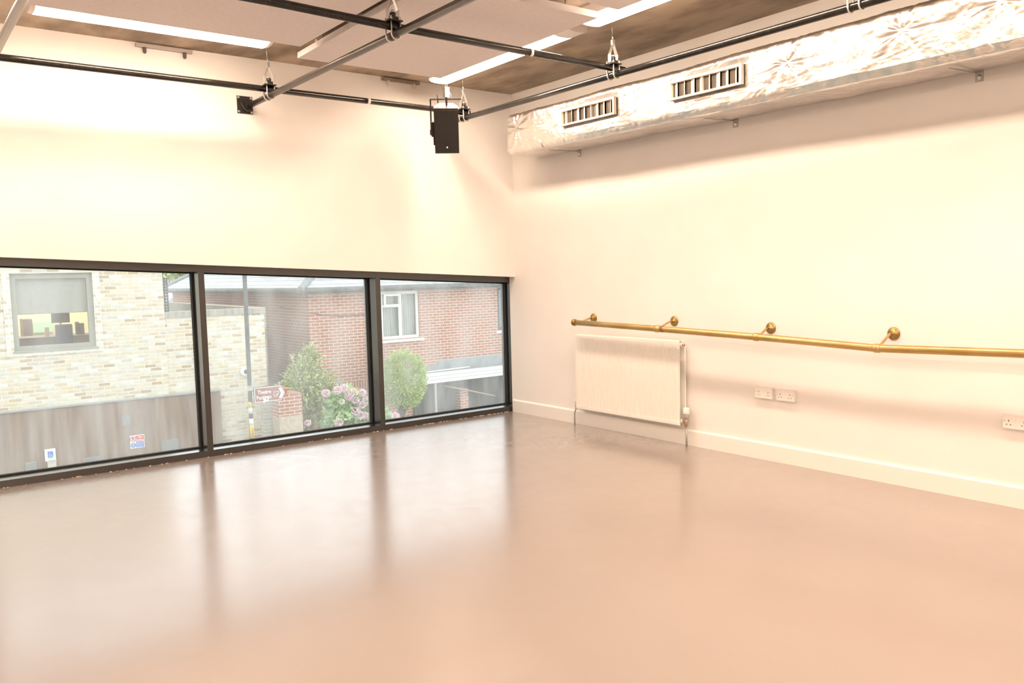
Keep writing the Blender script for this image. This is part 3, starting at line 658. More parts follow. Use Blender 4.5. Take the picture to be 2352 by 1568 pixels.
# cladding
ct = thing('timber_cladding', (-4,D1-.1,G), 'brown weathered timber cladding at the foot of the brick building', 'cladding')
cx1 = at(506,900,1,D1-.08).x; cz = (at(100,937,1,D1-.08).z+at(480,900,1,D1-.08).z)/2
MB().box((-20,D1-.08,G), (cx1,D1-.01,cz)).build('boards', cladding, ct)
MB().box((-20,D1-.11,cz-.01), (cx1+.02,D1-.005,cz+.015)).build('top_trim', lead, ct)
ventm = noisy('grey_louvre', (.26,.27,.25), (.33,.34,.32), 40, .6)
for a, b_ in (((279,956),(301,976)), ((370,1012),(411,1040)), ((190,1052),(240,1085)), ((57,1062),(86,1090))):
    p, q = at(*a,1,D1-.09), at(*b_,1,D1-.09); m = MB().box((p.x,D1-.095,q.z), (q.x,D1-.08,p.z)); k = q.z+.02
    while k < p.z-.02: m.box((p.x+.01,D1-.103,k), (q.x-.01,D1-.095,k+.012)); k += .03
    m.build('vent', ventm, ct)
# --- signs on the cladding
def frame_sign(name, px0, py0, px1, py1, label, m_):
    p, q = at(px0,py0,1,D1-.11), at(px1,py1,1,D1-.11)
    t = thing(name, ((p.x+q.x)/2,D1-.1,q.z), label, 'sign'); MB().box((p.x,D1-.11,q.z), (q.x,D1-.095,p.z)).build('sign_board', m_, t)
    return t, p.x, q.x, q.z, p.z
signw = mat('white_sign', (.85,.85,.85), .4); signb = mat('blue_sign', (.10,.22,.60), .4); signr = mat('red_sign', (.70,.06,.06), .4); blackt = mat('black_print', (.02,.02,.02), .5)
t, x0, x1, z0, z1 = frame_sign('wheelchair_sign', 102,1032,129,1056, 'white sign with a blue wheelchair symbol on the cladding', signw)
W_ = x1-x0; H_ = z1-z0; ya = D1-.111
MB().box((x0+W_*.27,ya-.002,z0+H_*.27), (x0+W_*.76,ya,z0+H_*.78)).build('blue_square', signb, t)
cxx, czz, ss = x0+W_*.50, z0+H_*.46, W_*.10
m = MB()
m.tube([(cxx+ss*1.25*math.cos(a),ya-.004,czz+ss*1.25*math.sin(a)-ss*.2) for a in [math.radians(100+240*k/14) for k in range(15)]], ss*.20, 6)
m.tube([(cxx-ss*.3,ya-.004,czz+ss*1.3), (cxx-ss*.1,ya-.004,czz+ss*.2), (cxx+ss*.9,ya-.004,czz+ss*.1), (cxx+ss*1.4,ya-.004,czz-ss*1.1), (cxx+ss*1.9,ya-.004,czz-ss*1.0)], ss*.24, 6)
m.lathe([(ss*.42,0), (ss*.42,.003)], (cxx-ss*.35,ya-.004,czz+ss*1.9), '-Y', 12); m.build('wheelchair_symbol', signw, t)
m = MB().box((x0+W_*.06,ya-.001,z0+H_*.86), (x0+W_*.38,ya,z0+H_*.90)); m.box((x0+W_*.30,ya-.001,z0+H_*.17), (x0+W_*.74,ya,z0+H_*.205)); m.build('small_print', mat('grey_print', (.55,.55,.55), .5), t)
t2 = thing('letter_box', (x0+W_*.5,D1-.12,z0-.2), 'small cream box under the wheelchair sign', 'box')
m = MB().box((x0+W_*.18,D1-.15,z0-.17), (x1-W_*.02,D1-.08,z0+.0), .006); m.box((x0+W_*.14,D1-.16,z0-.02), (x1+W_*.02,D1-.08,z0+.0), .004); m.build('box_body', mat('cream_box', (.62,.60,.50), .5), t2)
MB().box((x0+W_*.28,D1-.154,z0-.135), (x1-W_*.12,D1-.15,z0-.12)).build('slot', signw, t2)
t, x0, x1, z0, z1 = frame_sign('no_parking_sign', 298,1001,333,1026, 'white, red and blue NO PARKING sign on the cladding', signw)
W_ = x1-x0; H_ = z1-z0
m = MB().box((x0+W_*.39,ya-.002,z0+H_*.50), (x0+W_*.96,ya,z0+H_*.95)); m.build('red_field', signr, t)
m = MB().box((x0+W_*.39,ya-.002,z0+H_*.05), (x0+W_*.96,ya,z0+H_*.47)); m.lathe([(H_*.19,0), (H_*.19,.002)], (x0+W_*.20,ya,z0+H_*.24), '-Y', 20); m.build('blue_field', signb, t)
m = MB(); m.tube([(x0+W_*.20+H_*.20*math.cos(a),ya-.003,z0+H_*.73+H_*.20*math.sin(a)) for a in [2*PI*k/20 for k in range(20)]], H_*.022, 5, closed=True)
m.tube([(x0+W_*.20-H_*.14,ya-.003,z0+H_*.87), (x0+W_*.20+H_*.14,ya-.003,z0+H_*.59)], H_*.02, 5); m.build('red_ring', signr, t)
m = MB(); put_text(m, 'P', H_*.34, x0+W_*.13, ya-.001, z0+H_*.62, .002); m.build('black_letter', blackt, t)
m = MB(); put_text(m, 'No', H_*.21, x0+W_*.58, ya-.003, z0+H_*.76, .001); put_text(m, 'Parking', H_*.21, x0+W_*.41, ya-.003, z0+H_*.55, .001, .84)
put_text(m, 'Keep clear', H_*.13, x0+W_*.42, ya-.003, z0+H_*.32, 0, .95); put_text(m, '24 hour access', H_*.085, x0+W_*.45, ya-.003, z0+H_*.20, 0); put_text(m, 'required', H_*.085, x0+W_*.55, ya-.003, z0+H_*.10, 0)
m.box((x0+W_*.185,ya-.004,z0+H_*.18), (x0+W_*.215,ya-.002,z0+H_*.37)); m.box((x0+W_*.185,ya-.004,z0+H_*.11), (x0+W_*.215,ya-.002,z0+H_*.145)); m.build('white_print', signw, t)

# --- low yellow garden wall with coping, and the darker one behind it
gw = thing('garden_wall', ((EX+EX2)/2,D1+.02,G), 'yellow brick garden wall right of the brick building', 'wall')
MB().box((EX-.01,D1+.02,G), (EX2,D1+.30,ZCOP-.13)).build('brickwork', yellowbrick, gw)
MB().box((EX+.002,D1+.0,ZCOP-.13), (EX2+.01,D1+.32,ZCOP), .006).build('coping', ysoldier, gw)
ra, rb = at(388,702,1,20.5), at(598,706,1,D1+.42)
bw_ = thing('rear_garden_wall', (rb.x,rb.y,G), 'dark-topped wall running back behind the yellow garden wall', 'wall')
zt = rb.z
d = Vector((ra.x-rb.x, ra.y-rb.y, 0)).normalized(); nrm = Vector((-d.y, d.x, 0))*.12
vs = [];
for z in (G, zt):
    for e in (Vector((rb.x,rb.y,0)), Vector((ra.x,ra.y,0))):
        for s_ in (-1, 1): vs.append((e.x+nrm.x*s_, e.y+nrm.y*s_, z))
MB()._add(vs, [(0,1,3,2), (4,6,7,5), (0,4,5,1), (2,3,7,6), (0,2,6,4), (1,5,7,3)]).build('coping', ysoldier, bw_)
# trellis
tp, tq = at(374,640,1,D1+.2), at(386,716,1,D1+.2)
tx0, tx1 = EX+.005, EX+.15
t = thing('metal_trellis', (tx0,D1+.2,ZCOP), 'dark perforated trellis strip beside the brick building', 'trellis')
zt = at(374,638,1,D1+.2).z; m = MB()
for k in range(3): x = tx0+(tx1-tx0-.035)*k/2; m.box((x,D1+.18,ZCOP), (x+.035,D1+.21,zt))
NN = 11
for k in range(NN+1): z = ZCOP+(zt-ZCOP-.03)*k/NN; m.box((tx0,D1+.18,z), (tx1,D1+.21,z+.032))
m.build('lattice', mat('dark_grey_paint', (.13,.13,.13), .6), t)
# round lamp on the yellow wall
p = at(562,853,1,D1-.0)
t = thing('wall_camera', (p.x,D1,p.z), 'small white dome camera on the yellow garden wall', 'security camera')
MB().lathe([(.10,0), (.10,.05), (.07,.06)], (p.x,D1+.02,p.z), '-Y', 18).build('camera_housing', upvc, t)
MB().lathe([(.05,0), (.045,.03), (.02,.05)], (p.x+.02,D1-.04,p.z), '-Y', 14).build('camera_dome', blackm, t)

# --- street pole with finger sign
YP = 9.3
pp = at(570,905,1,YP); lean = (at(560,640,1,YP).x-at(577,990,1,YP).x)
pt = thing('street_pole', (pp.x,YP,G), 'tall grey street pole carrying a brown direction sign', 'pole')
zt, zb_ = at(560,640,1,YP).z, at(577,990,1,YP).z
slope = (at(562,640,1,YP).x-at(574,900,1,YP).x)/(zt-at(574,900,1,YP).z)
xp = lambda z: at(574,900,1,YP).x+slope*(z-at(574,900,1,YP).z)
MB().tube([(xp(G),YP,G), (xp(5),YP,5)], .042, 20).build('post', noisy('grey_post_paint', (.08,.08,.08), (.14,.14,.14), 14, .55, bump=.05), pt)
ym = mat('yellow_label', (.85,.55,.08), .5)
for pa, pb, mt, dx in ((922,933,ym,-.018), (933,936,mat('teal_label', (.15,.5,.55), .5),-.018), (936,949,mat('cream_label', (.78,.76,.62), .5),-.018), (961,976,signw,.0), (976,1006,ym,.006)):
    za, zc_ = at(574,pa,1,YP).z, at(574,pb,1,YP).z
    MB().tube([(xp(zc_)+dx*.3,YP-.004,zc_), (xp(za)+dx*.3,YP-.004,za)], .0425, 20).build('pole_label', mt, pt)
m = MB(); za = at(574,980,1,YP).z; zc_ = at(574,1002,1,YP).z
for k in range(7): z = zc_+(za-zc_)*k/7; m.box((xp(z)-.010,YP-.052,z), (xp(z)+.012,YP-.046,z+.012+.006*(k % 2)))
m.build('label_marks', mat('brown_print', (.30,.20,.05), .5), pt)
s0, s1 = at(583,891,1,YP-.06), at(655,917,1,YP-.06); sx0, sx1, sz0, sz1 = s0.x, s1.x, s1.z, s0.z
st = thing('direction_sign', ((sx0+sx1)/2,YP-.06,sz0), 'brown arrow-ended direction sign to a theatre, fixed to the pole', 'sign')
def arrow(i, tip=0):
    h = (sz1-sz0)/2; return [(sx0+i,sz0+i), (sx1-h*.62-i*.3,sz0+i), (sx1-i*1.5,(sz0+sz1)/2), (sx1-h*.62-i*.3,sz1-i), (sx0+i,sz1-i)]
ys_ = YP-.07
MB().prism(arrow(-.008), 1, ys_, ys_+.022).build('backing', mat('dark_sign_edge', (.08,.07,.06), .5), st)
MB().prism(arrow(.0), 1, ys_-.002, ys_+.01).build('white_border', signw, st)
MB().prism(arrow(.016), 1, ys_-.004, ys_).build('brown_field', mat('brown_sign', (.36,.11,.075), .45), st)
H_ = sz1-sz0; W_ = sx1-sx0; yt = ys_-.0045
m = MB(); put_text(m, 'Theatre', H_*.36, sx0+W_*.10, yt, sz0+H_*.56, .0022, .80); put_text(m, 'Peckham', H_*.36, sx0+W_*.06, yt, sz0+H_*.20, .0022, .80); m.build('lettering', signw, st)
m = MB().prism([(sx0+W_*.78,sz0+H_*.14), (sx0+W_*.855,sz0+H_*.14), (sx0+W_*.945,sz0+H_*.5), (sx0+W_*.855,sz0+H_*.86), (sx0+W_*.78,sz0+H_*.86), (sx0+W_*.86,sz0+H_*.5)], 1, yt-.002, yt); m.build('chevron', signw, st)
mx_, mz_ = sx0+W_*.715, sz0+H_*.48; q = H_*.20
o_ = [(-1,1.0), (-.2,.62), (1,.75), (1.05,.2), (.5,-.5), (-.3,-1.05), (-.9,-.9), (-1.15,-.1)]
m = MB().tube([(mx_+a*q*.8,yt-.002,mz_+b_*q) for a, b_ in o_], q*.11, 5, closed=True)
m.tube([(mx_-.6*q,yt-.002,mz_+.35*q), (mx_-.3*q,yt-.002,mz_+.2*q)], q*.09, 5); m.tube([(mx_+.3*q,yt-.002,mz_+.35*q), (mx_+.6*q,yt-.002,mz_+.4*q)], q*.09, 5)
m.tube([(mx_-.5*q,yt-.002,mz_-.5*q), (mx_,yt-.002,mz_-.35*q), (mx_+.35*q,yt-.002,mz_-.05*q)], q*.10, 5); m.build('theatre_mask', signw, st)
m = MB().prism([(sx0+W_*.27,sz0-.02), (sx0+W_*.46,sz0+H_*.08), (sx0+W_*.44,sz0+H_*.36), (sx0+W_*.34,sz0+H_*.30), (sx0+W_*.28,sz0+H_*.22)], 1, yt-.006, yt-.003); m.build('torn_sticker', signw, st)
m = MB()
for k in range(9):
    a = random.uniform(.30,.42); b2 = random.uniform(.06,.24); m.box((sx0+W_*a,yt-.008,sz0+H_*b2), (sx0+W_*a+.02,yt-.006,sz0+H_*b2+.006), 0)
m.build('sticker_print', blackt, st)
for zc_ in (sz0+.01, sz1-.02):
    MB().tube([(xp(zc_),YP,zc_), (xp(zc_),YP,zc_+.018)], .047, 18).build('bracket_band', mat('dark_sign_edge'), st)
# second blade, seen edge-on
z = at(570,886,1,YP).z; q0, q1 = at(549,888,1,YP-.2), at(592,883,1,YP+.25)
t = thing('edge_on_sign', (xp(z),YP,z), 'thin grey sign blade seen edge-on above the brown sign', 'sign')
MB()._add([(q0.x,q0.y-.4,z-.02), (q1.x,q1.y+.5,z-.02), (q1.x,q1.y+.5,z+.005), (q0.x,q0.y-.4,z+.005), (q0.x+.12,q0.y-.4,z-.02), (q1.x+.12,q1.y+.5,z-.02), (q1.x+.12,q1.y+.5,z+.005), (q0.x+.12,q0.y-.4,z+.005)],
   [(0,1,2,3), (4,7,6,5), (0,4,5,1), (3,2,6,7), (0,3,7,4), (1,5,6,2)]).build('blade', zincd, t)

# --- red brick house
X1 = at(711,760,1,D2).x; YF = at(397,690,0,X1).y
ZE = (at(872,668,1,D2).z+at(1150,656,1,D2).z)/2
XR = X1+16
rh = thing('red_brick_house', (X1+5,D2,G), 'red brick house with slate roof across the street', 'house')
w0, w1 = at(843,700,1,D2), at(963,720,1,D2); rwx0, rwx1 = w0.x, w1.x
rz1 = at(962,667,1,D2).z; rz0 = at(964,774,1,D2).z
d0 = at(1143,700,1,D2).x; dz0 = at(1150,757,1,D2).z
m = MB(); lowz = at(1100,832,1,D2).z
def wallrows(z0, z1, holes):
    x = X1
    for a, b_ in holes: m.box((x,D2,z0), (a,D2+.3,z1)); x = b_
    m.box((x,D2,z0), (XR,D2+.3,z1))
wallrows(G, min(rz0,dz0), []); lo2, hi2 = min(rz0,dz0), max(rz0,dz0)
wallrows(lo2, hi2, [(rwx0,rwx1)] if rz0 < dz0 else [(d0,d0+1.2)])
wallrows(hi2, rz1, [(rwx0,rwx1), (d0,d0+1.2)])
wallrows(rz1, ZE, [])
m.box((X1,D2+.3,G), (X1+.3,YF,ZE)); m.box((XR-.3,D2+.3,G), (XR,YF,ZE)); m.box((X1+.3,YF-.3,G), (XR-.3,YF,ZE))
m.build('brick_wall', redbrick, rh)
m = MB().box((X1-.004,D2-.008,at(820,891,1,D2).z), (at(868,870,1,D2).x,D2+.01,at(820,876,1,D2).z)); m.build('soldier_course', soldier, rh)
# roof
ov = .32; e0x, e1x, e0y, e1y = X1-ov, XR+ov, D2-ov, YF+ov; sl = math.tan(math.radians(30)); hw = (e1y-e0y)/2; zr = ZE+.07+hw*sl
m = MB()._add([(e0x,e0y,ZE+.08), (e1x,e0y,ZE+.08), (e1x,e1y,ZE+.08), (e0x,e1y,ZE+.08), (e0x+hw,e0y+hw,zr), (e1x-hw,e0y+hw,zr)], [(0,1,5,4), (1,2,5), (2,3,4,5), (3,0,4), (3,2,1,0)]); m.build('roof', slate, rh)
m = MB()
for a, b_ in (((e0x,e0y,ZE+.09), (e0x+hw,e0y+hw,zr+.01)), ((e0x,e1y,ZE+.09), (e0x+hw,e0y+hw,zr+.01))): m.tube([a, b_], .09, 8)
m.build('hip_tile', lead, rh)
m = MB(); m.box((e0x+.1,e0y+.1,ZE-.03), (e1x,e0y+.13,ZE+.09)); m.box((e0x+.1,e0y+.1,ZE-.03), (e0x+.13,e1y,ZE+.09)); m.box((e0x+.1,e0y+.1,ZE-.03), (e1x,D2,ZE-.01)); m.box((e0x+.1,e0y+.1,ZE-.03), (X1,e1y,ZE-.01)); m.build('fascia', creamm, rh)
m = MB(); m.tube([(e0x-.02,e0y+.04,ZE+.06), (e1x,e0y+.04,ZE+.06)], .075, 10); m.tube([(e0x+.04,e0y-.02,ZE+.06), (e0x+.04,e1y,ZE+.06)], .075, 10); m.build('gutter', grime, rh)
# white window
wn = MB(); f = .075; yv = D2+.05
def fr_(x0, x1, z0, z1, f, y0, th=.06): wn.box((x0,y0,z0), (x1,y0+th,z0+f)); wn.box((x0,y0,z1-f), (x1,y0+th,z1)); wn.box((x0,y0,z0+f), (x0+f,y0+th,z1-f)); wn.box((x1-f,y0,z0+f), (x1,y0+th,z1-f))
fr_(rwx0, rwx1, rz0, rz1, f, yv)
W_ = rwx1-rwx0; mxs = [rwx0+W_*.25+.0, rwx0+W_*.64]
mxs = [at(880,720,1,D2).x-.03, at(921,720,1,D2).x]
for xm in mxs: wn.box((xm-.045,yv,rz0+f), (xm+.045,yv+.06,rz1-f))
zt_ = at(900,702,1,D2).z; wn.box((mxs[0]+.045,yv,zt_-.04), (mxs[1]-.045,yv+.06,zt_+.03))
rw = wn.build('house_window_frame', upvc, rh)
wn = MB(); fr_(mxs[0]+.03, mxs[1]-.03, zt_-.01, rz1-f+.01, .05, yv-.13, .03); wn.build('open_top_light', upvc, rw)
MB().box((rwx0+f,yv+.03,rz0+f), (rwx1-f,yv+.035,rz1-f)).build('house_window_pane', clearm, rw)
m = MB(); N = 120
vs = []
for k in range(N+1): x = rwx0+.04+(rwx1-rwx0-.08)*k/N; yc_ = D2+.2+.02*math.sin(k*1.1)+.01*math.sin(k*.37); vs += [(x,yc_,rz0+.02), (x,yc_+.0,rz1-.02)]
m._add(vs, [(2*k,2*k+2,2*k+3,2*k+1) for k in range(N)], True); m.build('net_curtain', curtain, rh)
MB().box((rwx0-.06,D2-.06,rz0-.085), (rwx1+.10,D2+.05,rz0-.02), .005).build('window_sill', upvc, rh)
wn = MB(); fr_(d0, d0+1.2, dz0, rz1, .07, yv-.02); rw2 = wn.build('grey_window_frame', mat('slate_grey_frame', (.10,.11,.12), .5), rh)
MB().box((d0+.07,yv+.02,dz0+.07), (d0+1.13,yv+.025,rz1-.07)).build('grey_window_pane', clearm, rw2)
MB().box((d0,D2+.25,dz0), (d0+1.2,D2+.28,rz1)).build('dark_curtain', mat('grey_curtain', (.4,.42,.42), .9), rh)
MB().box((d0-.08,D2-.06,dz0-.09), (d0+1.3,D2+.05,dz0-.02), .005).build('grey_window_sill', upvc, rh)
p, q = at(770,874,1,D2), at(787,886,1,D2); m = MB().box((p.x,D2-.02,q.z-.04), (q.x,D2+.01,p.z)); m.build('air_brick', noisy('grey_grille', (.5,.5,.49), (.35,.35,.34), 60, .6), rh)
# overhead cable on the red house
m = MB(); c0 = at(640,703,0,X1-.02); pts = []
pl = [at(x,y,1,D2-.02) for x, y in ((712,718), (750,724), (790,725), (838,722))]
m.tube([(X1-.02,at(640,703,0,X1).y,at(640,703,0,X1).z)]+[tuple(v) for v in pl], .012, 6); m.build('wall_cable', mat('grey_cable', (.25,.2,.18), .7), rh)
# lean-to porch
YC = 11.45
fz0 = (at(985,883,1,YC).z+at(1157,861,1,YC).z)/2; fz1 = (at(985,857,1,YC).z+at(1157,839,1,YC).z)/2; lx0 = at(938,880,1,YC).x
pz = at(1060,825,1,D2).z
lt = thing('porch_roof', (lx0+4,YC,fz0), 'flat porch roof with broad white fascia on the red house', 'porch')
m = MB(); hh = (fz1-fz0)/3
for k in range(3): m.box((lx0,YC-.02*k,fz0+hh*k+.008), (lx0+12,YC+.04,fz0+hh*(k+1)), .004)
m.build('white_fascia', upvc, lt)
MB().box((lx0,YC+.02,fz1-.05), (lx0+12,D2,fz1)).build('roof_deck', lead, lt)
zw0 = at(970,862,1,D2).z; m = MB().box((lx0+.3,D2-.02,fz1-.02), (lx0+12,D2,at(990,838,1,D2).z)); m.box((at(1006,830,1,D2).x,D2-.025,fz1), (lx0+12,D2,at(1060,822,1,D2).z)); m.build('flashing', lead, lt)
m = MB().tube([(at(975,850,1,D2-.5).x,D2-.5,fz1+.03), (at(1085,835,1,D2-.5).x,D2-.35,fz1+.035)], .02, 6); m.build('loose_batten', upvc, lt)
fx = at(1002,900,1,YC).x; m = MB().box((fx-.03,YC+.02,G), (fx+.03,YC+.08,fz0)); m.build('white_post', mat('grey_post', (.45,.45,.44), .5), lt)
gd = thing('timber_boarding', (lx0+6,D2-.1,G), 'dark boarded recess under the porch roof', 'cladding')
MB().box((at(948,900,1,D2).x,D2-.06,G), (lx0+12,D2-.01,fz1-.06)).build('boards', fencem, gd)
bpx0, bpx1 = at(1058,920,1,D2-.3).x, at(1076,920,1,D2-.3).x
bp_ = thing('brick_pier', (bpx0,D2-.3,G), 'narrow brick pier standing under the porch roof', 'pier')
MB().box((bpx0,D2-.3,G), (bpx1,D2-.07,at(1065,893,1,D2-.3).z)).build('pier_brickwork', redbrick, bp_)
t = thing('handrail_pole', (bpx1,D2-.35,-2), 'slanting pale rail under the porch roof', 'rail')
MB().tube([at(1022,886,1,D2-.4), at(1060,893,1,D2-.4), at(1137,909,1,D2-.4)], .022, 8).build('rail_bar', mat('tan_rail', (.45,.36,.26), .6), t)

# --- front garden: pier, planting
g0, g1 = at(641,930,1,9.9), at(694,930,1,9.9); zt = at(660,905,1,9.9).z; zm = at(665,955,1,9.9).z
gp = thing('gate_pier', ((g0.x+g1.x)/2,10.1,G), 'red topped brick gate pier under the shrub', 'pier')
MB().box((g0.x,9.9,zm), (g1.x,10.5,zt)).build('pier_top', redbrick, gp)
MB().box((g0.x,9.9,G), (g1.x,10.5,zm)).build('pier_base', noisy('tan_brick', (.48,.38,.26), (.60,.52,.40), 14, .9), gp)
l0 = at(606,930,1,10.3); lw = thing('low_front_wall', (l0.x,10.4,G), 'short grey-brown wall between garden wall and gate pier', 'wall')
MB().box((l0.x,10.3,G), (g0.x,10.5,at(620,918,1,10.3).z)).build('brickwork', brick('grey_brick', [(.40,.38,.34),(.50,.47,.40),(.46,.42,.33)], (.6,.57,.5)), lw)
p = at(657,905,1,9.95); t = thing('terracotta_pot', (p.x,10.05,zt), 'orange terracotta pot on the gate pier beside the sign', 'pot')
MB().lathe([(.05,0), (.075,.10), (.085,.10), (.085,.13), (.07,.13), (.06,.10)], (p.x,10.05,zt), seg=16).build('pot_body', mat('terracotta', (.65,.25,.14), .8), t)

def leafmat(name, c1, c2, c3, rough=.5):
    m = noisy(name, c1, c2, 7, rough, detail=3, lo=.35, hi=.62); return m
green1 = leafmat('rose_leaf_green', (.26,.36,.12), (.60,.62,.28), None); green2 = leafmat('conifer_green', (.30,.42,.12), (.62,.70,.26), None); green3 = leafmat('hydrangea_leaf_green', (.24,.44,.15), (.48,.66,.30), None)
def leaves(mb, c, rad, n_, size, rnd, shell=.55, aspect=2.2, droop=0., blob=0.):
    for _ in range(n_):
        v = Vector((rnd.gauss(0,1), rnd.gauss(0,1), rnd.gauss(0,1))).normalized(); rr = rnd.uniform(shell, 1)**.8
        rr *= 1+blob*noise.noise(v*2.3+Vector(c))
        p = Vector(c)+Vector((v.x*rad[0], v.y*rad[1], v.z*rad[2]))*rr
        d = (v+Vector((rnd.uniform(-.8,.8), rnd.uniform(-.8,.8), rnd.uniform(-.8,.8)-droop))).normalized(); s_ = d.orthogonal().normalized()
        s_ = Matrix.Rotation(rnd.uniform(0,6.28), 3, d)@s_; up = d.cross(s_); L = size*rnd.uniform(.6,1.3); W = L/aspect
        mb._add([p, p+d*L*.5+s_*W*.5+up*W*.12, p+d*L, p+d*L*.5-s_*W*.5+up*W*.12], [(0,1,2,3)])
rnd = random.Random(3)
YS = 10.9
c = at(700,878,1,YS); k = (YS+7)/FPX*1.25
sb_ = thing('climbing_shrub', (c.x,YS,G), 'tall loose green shrub rising behind the brown sign', 'shrub')
m = MB(); leaves(m, at(697,880,1,YS), (.44,.4,.62), 1500, .11, rnd, .25, 2.4, .2, .5); leaves(m, at(712,826,1,YS), (.26,.25,.34), 420, .11, rnd, .1, 2.4, .2, .5)
leaves(m, at(668,895,1,YS), (.30,.3,.30), 420, .11, rnd, .1, 2.4, .2, .5); leaves(m, at(745,900,1,YS), (.42,.3,.42), 620, .10, rnd, .1, 2.4, .2, .6); leaves(m, at(720,950,1,YS), (.5,.3,.6), 900, .10, rnd, .1, 2.4, .2, .6)
leaves(m, at(758,862,1,YS), (.16,.14,.12), 60, .10, rnd, .1, 2.6); leaves(m, at(704,806,1,YS), (.10,.1,.14), 50, .10, rnd, .1, 2.6)
m.build('foliage', green1, sb_, normals=False)
m = MB()
for k_ in range(7):
    a = at(700+rnd.uniform(-6,6),985,1,YS); b2 = at(700+rnd.uniform(-45,45),rnd.uniform(830,890),1,YS); m.tube([(a.x,YS,G), (a.x,YS,a.z), ((a.x+b2.x)/2,YS+rnd.uniform(-.1,.1),(a.z+b2.z)/2), b2], [.02,.018,.012,.006], 6)
m.build('stem', mat('brown_bark', (.20,.14,.09), .9), sb_)
c = at(928,872,1,YS); 
tp_ = thing('clipped_conifer', (c.x,YS,G), 'rounded clipped light green conifer in front of the red house', 'shrub')
m = MB(); leaves(m, c, (.60,.5,.74), 7600, .072, rnd, .60, 2.8, -.3, .12); leaves(m, c+Vector((0,0,-.2)), (.40,.35,.5), 900, .09, rnd, .1, 3, 0, .1); m.build('foliage', green2, tp_, normals=False)
m = MB(); a = at(920,960,1,YS); m.tube([(a.x,YS,G), (a.x,YS,a.z), (c.x-.1,YS,c.z-.3)], [.09,.08,.05], 8); m.tube([(a.x,YS,a.z-.05), (a.x+.2,YS,a.z+.28), (a.x+.32,YS,a.z+.5)], [.05,.04,.02], 7); m.build('trunk', mat('grey_bark', (.17,.15,.13), .9), tp_)
hy = thing('hydrangea_bush', (at(800,940,1,10.3).x,10.3,G), 'leafy bush with pink and cream flower heads at mid window', 'flowering bush')
m = MB()
for (x, y, r) in ((800,915,.42), (835,935,.40), (780,955,.42), (825,985,.5), (860,950,.40), (890,965,.25), (770,1000,.4)): leaves(m, at(x,y+14,1,10.3), (r,.3,r), 420, .15, rnd, .3, 1.6, .3, .3)
m.build('foliage', green3, hy, normals=False)
pk = noisy('pink_petals', (.84,.58,.66), (.93,.80,.82), 40, .8); cr_ = noisy('cream_petals', (.80,.78,.52), (.86,.84,.72), 40, .8)
for i, (x, y, r, mt) in enumerate(((748,899,.075,pk), (775,892,.085,pk), (789,887,.08,pk), (803,898,.10,pk), (812,897,.09,cr_), (801,907,.07,pk), (832,898,.08,pk), (844,915,.10,pk), (816,915,.07,pk), (831,925,.08,pk), (817,940,.09,pk), (828,950,.09,pk), (838,950,.08,pk), (778,966,.085,pk), (785,918,.045,cr_), (707,967,.05,pk), (908,952,.09,pk), (914,960,.06,pk))):
    c = at(x,y+4,1,10.0); m = MB(); leaves(m, c, (r,r,r*.85), 260, .036, rnd, .80, 1.1); m.build('flower_head', mt, hy, normals=False)
# background tree
c = at(400,628,1,34.); t = thing('garden_tree', (c.x,34,G), 'green tree crown behind the brick building', 'tree')
m = MB(); leaves(m, (c.x,34,c.z+.2), (1.9,1.4,1.0), 2600, .22, rnd, .2, 1.8, 0, .4); m.build('foliage', green2, t, normals=False)
MB().tube([(c.x,34,G), (c.x+.2,34,c.z)], [.25,.15], 10).build('trunk', MATS['grey_bark'], t)
# pale outbuilding sliver between trellis and red house
p = at(391,690,1,26.); t = thing('pale_outbuilding', (p.x-1,27,G), 'pale grey outbuilding glimpsed between trellis and red house', 'building')
m = MB().prism([(p.x-4,G), (p.x+.25,G), (p.x+.25,p.z+.25), (p.x-1.2,p.z-.9), (p.x-4,p.z-.9)], 1, 26, 29); m.build('outbuilding_wall', mat('pale_render', (.62,.64,.64), .8), t)

# --- office furniture behind the opposite window
YO = D1+1.3
zd = at(140,770,1,YO).z
woodd = mat('dark_office_wood', (.10,.08,.07), .6)
t = thing('office_desk', (at(120,775,1,YO).x,YO,zd), 'dark office desk behind the opposite building window', 'desk')
MB().box((at(15,770,1,YO).x,YO-.3,zd-.03), (at(225,770,1,YO).x,YO+.5,zd)).build('desk_top', woodd, t)
MB().box((at(15,770,1,YO).x,YO-.28,zd-.75), (at(225,770,1,YO).x,YO-.25,zd-.03)).build('modesty_panel', woodd, t)
p, q = at(117,717,1,YO+.3), at(161,740,1,YO+.3)
t = thing('computer_monitor', ((p.x+q.x)/2,YO+.3,zd), 'dark computer monitor on the desk across the street', 'monitor')
MB().box((p.x,YO+.3,q.z), (q.x,YO+.34,p.z), .005).build('screen', mat('dark_screen', (.05,.055,.07), .3), t)
cc = (p.x+q.x)/2; m = MB().box((cc-.02,YO+.32,zd), (cc+.02,YO+.35,q.z+.05)); m.box((cc-.12,YO+.25,zd), (cc+.12,YO+.42,zd+.015)); m.build('monitor_stand', zincd, t)
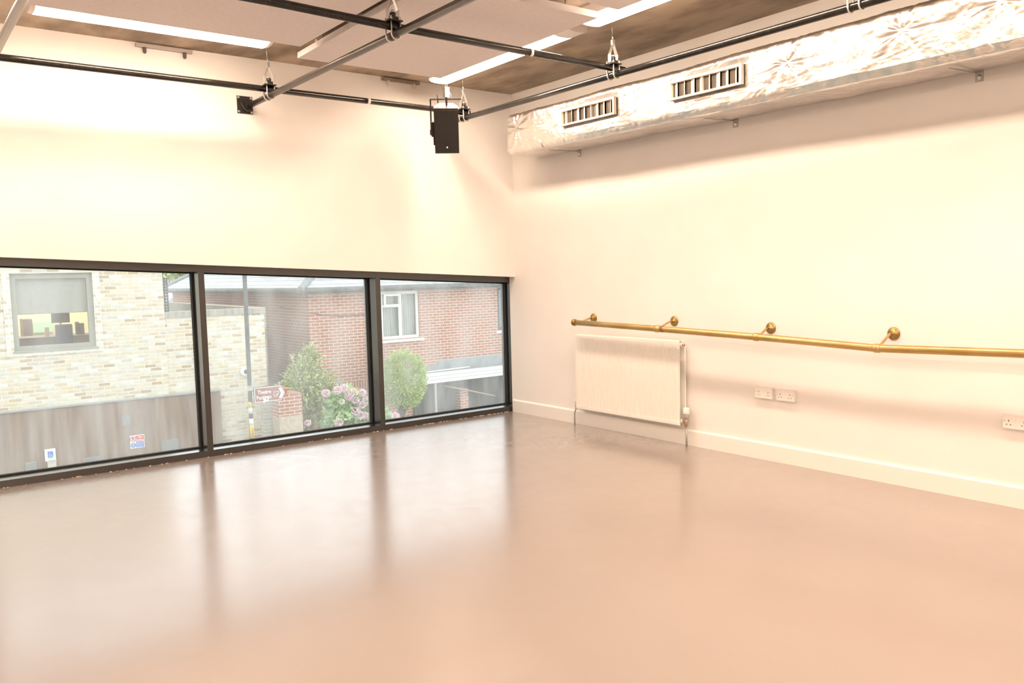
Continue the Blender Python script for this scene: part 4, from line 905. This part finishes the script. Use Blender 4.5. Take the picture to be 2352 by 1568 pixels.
p, q = at(76,740,1,D1+3.5), at(122,762,1,D1+3.5); t = thing('green_board', ((p.x+q.x)/2,D1+3.5,q.z), 'pale green board on the far office wall', 'board')
MB().box((p.x,D1+3.5,q.z), (q.x,D1+3.59,p.z)).build('board_face', mat('pale_green', (.35,.60,.42), .7), t)
c0, c1 = at(120,744,1,YO-.5), at(163,795,1,YO-.5); cc = (c0.x+c1.x)/2
t = thing('office_chair', (cc,YO-.60,zd-.75), 'dark office chair with its back to the window', 'chair')
MB().box((c0.x,YO-.84,c1.z), (c1.x,YO-.76,c0.z), .03).build('chair_back', mat('charcoal_fabric', (.07,.07,.085), .8), t)
MB().box((c0.x,YO-.82,c1.z-.12), (c1.x,YO-.38,c1.z-.03), .03).build('chair_seat', MATS['charcoal_fabric'], t)
m = MB().tube([(cc,YO-.60,zd-.75+.05), (cc,YO-.60,c1.z-.05)], .03, 8)
for a in range(5): m.tube([(cc,YO-.60,zd-.68), (cc+.25*math.cos(a*1.257),YO-.60+.25*math.sin(a*1.257),zd-.73)], .015, 6)
m.build('chair_base', blackm, t)
p, q = at(52,733,1,YO+1.2), at(76,764,1,YO+1.2); t = thing('filing_cabinet', ((p.x+q.x)/2,YO+1.4,q.z-.5), 'dark filing cabinet at the left of the office', 'cabinet')
MB().box((p.x,YO+1.2,wz0-1), (q.x,YO+1.7,p.z), .01).build('cabinet_body', mat('brown_cabinet', (.16,.12,.10), .6), t)
for i, (px0, px1, py, mt, lab) in enumerate(((103,112,751,mat('card', (.55,.42,.25), .8),'small tan carton on the office desk'), (173,180,739,woodd,'narrow dark desk speaker left of the square one'), (182,192,742,woodd,'square dark desk speaker at the desk end'))):
    p, q = at(px0,py,1,YO), at(px1,py,1,YO)
    t = thing('desk_box' if i == 0 else 'desk_speaker', ((p.x+q.x)/2,YO,zd), lab, 'carton' if i == 0 else 'speaker')
    MB().box((p.x,YO-.05,zd), (q.x,YO+.08,p.z), .004).build('carton' if i == 0 else 'speaker_case', mt, t)
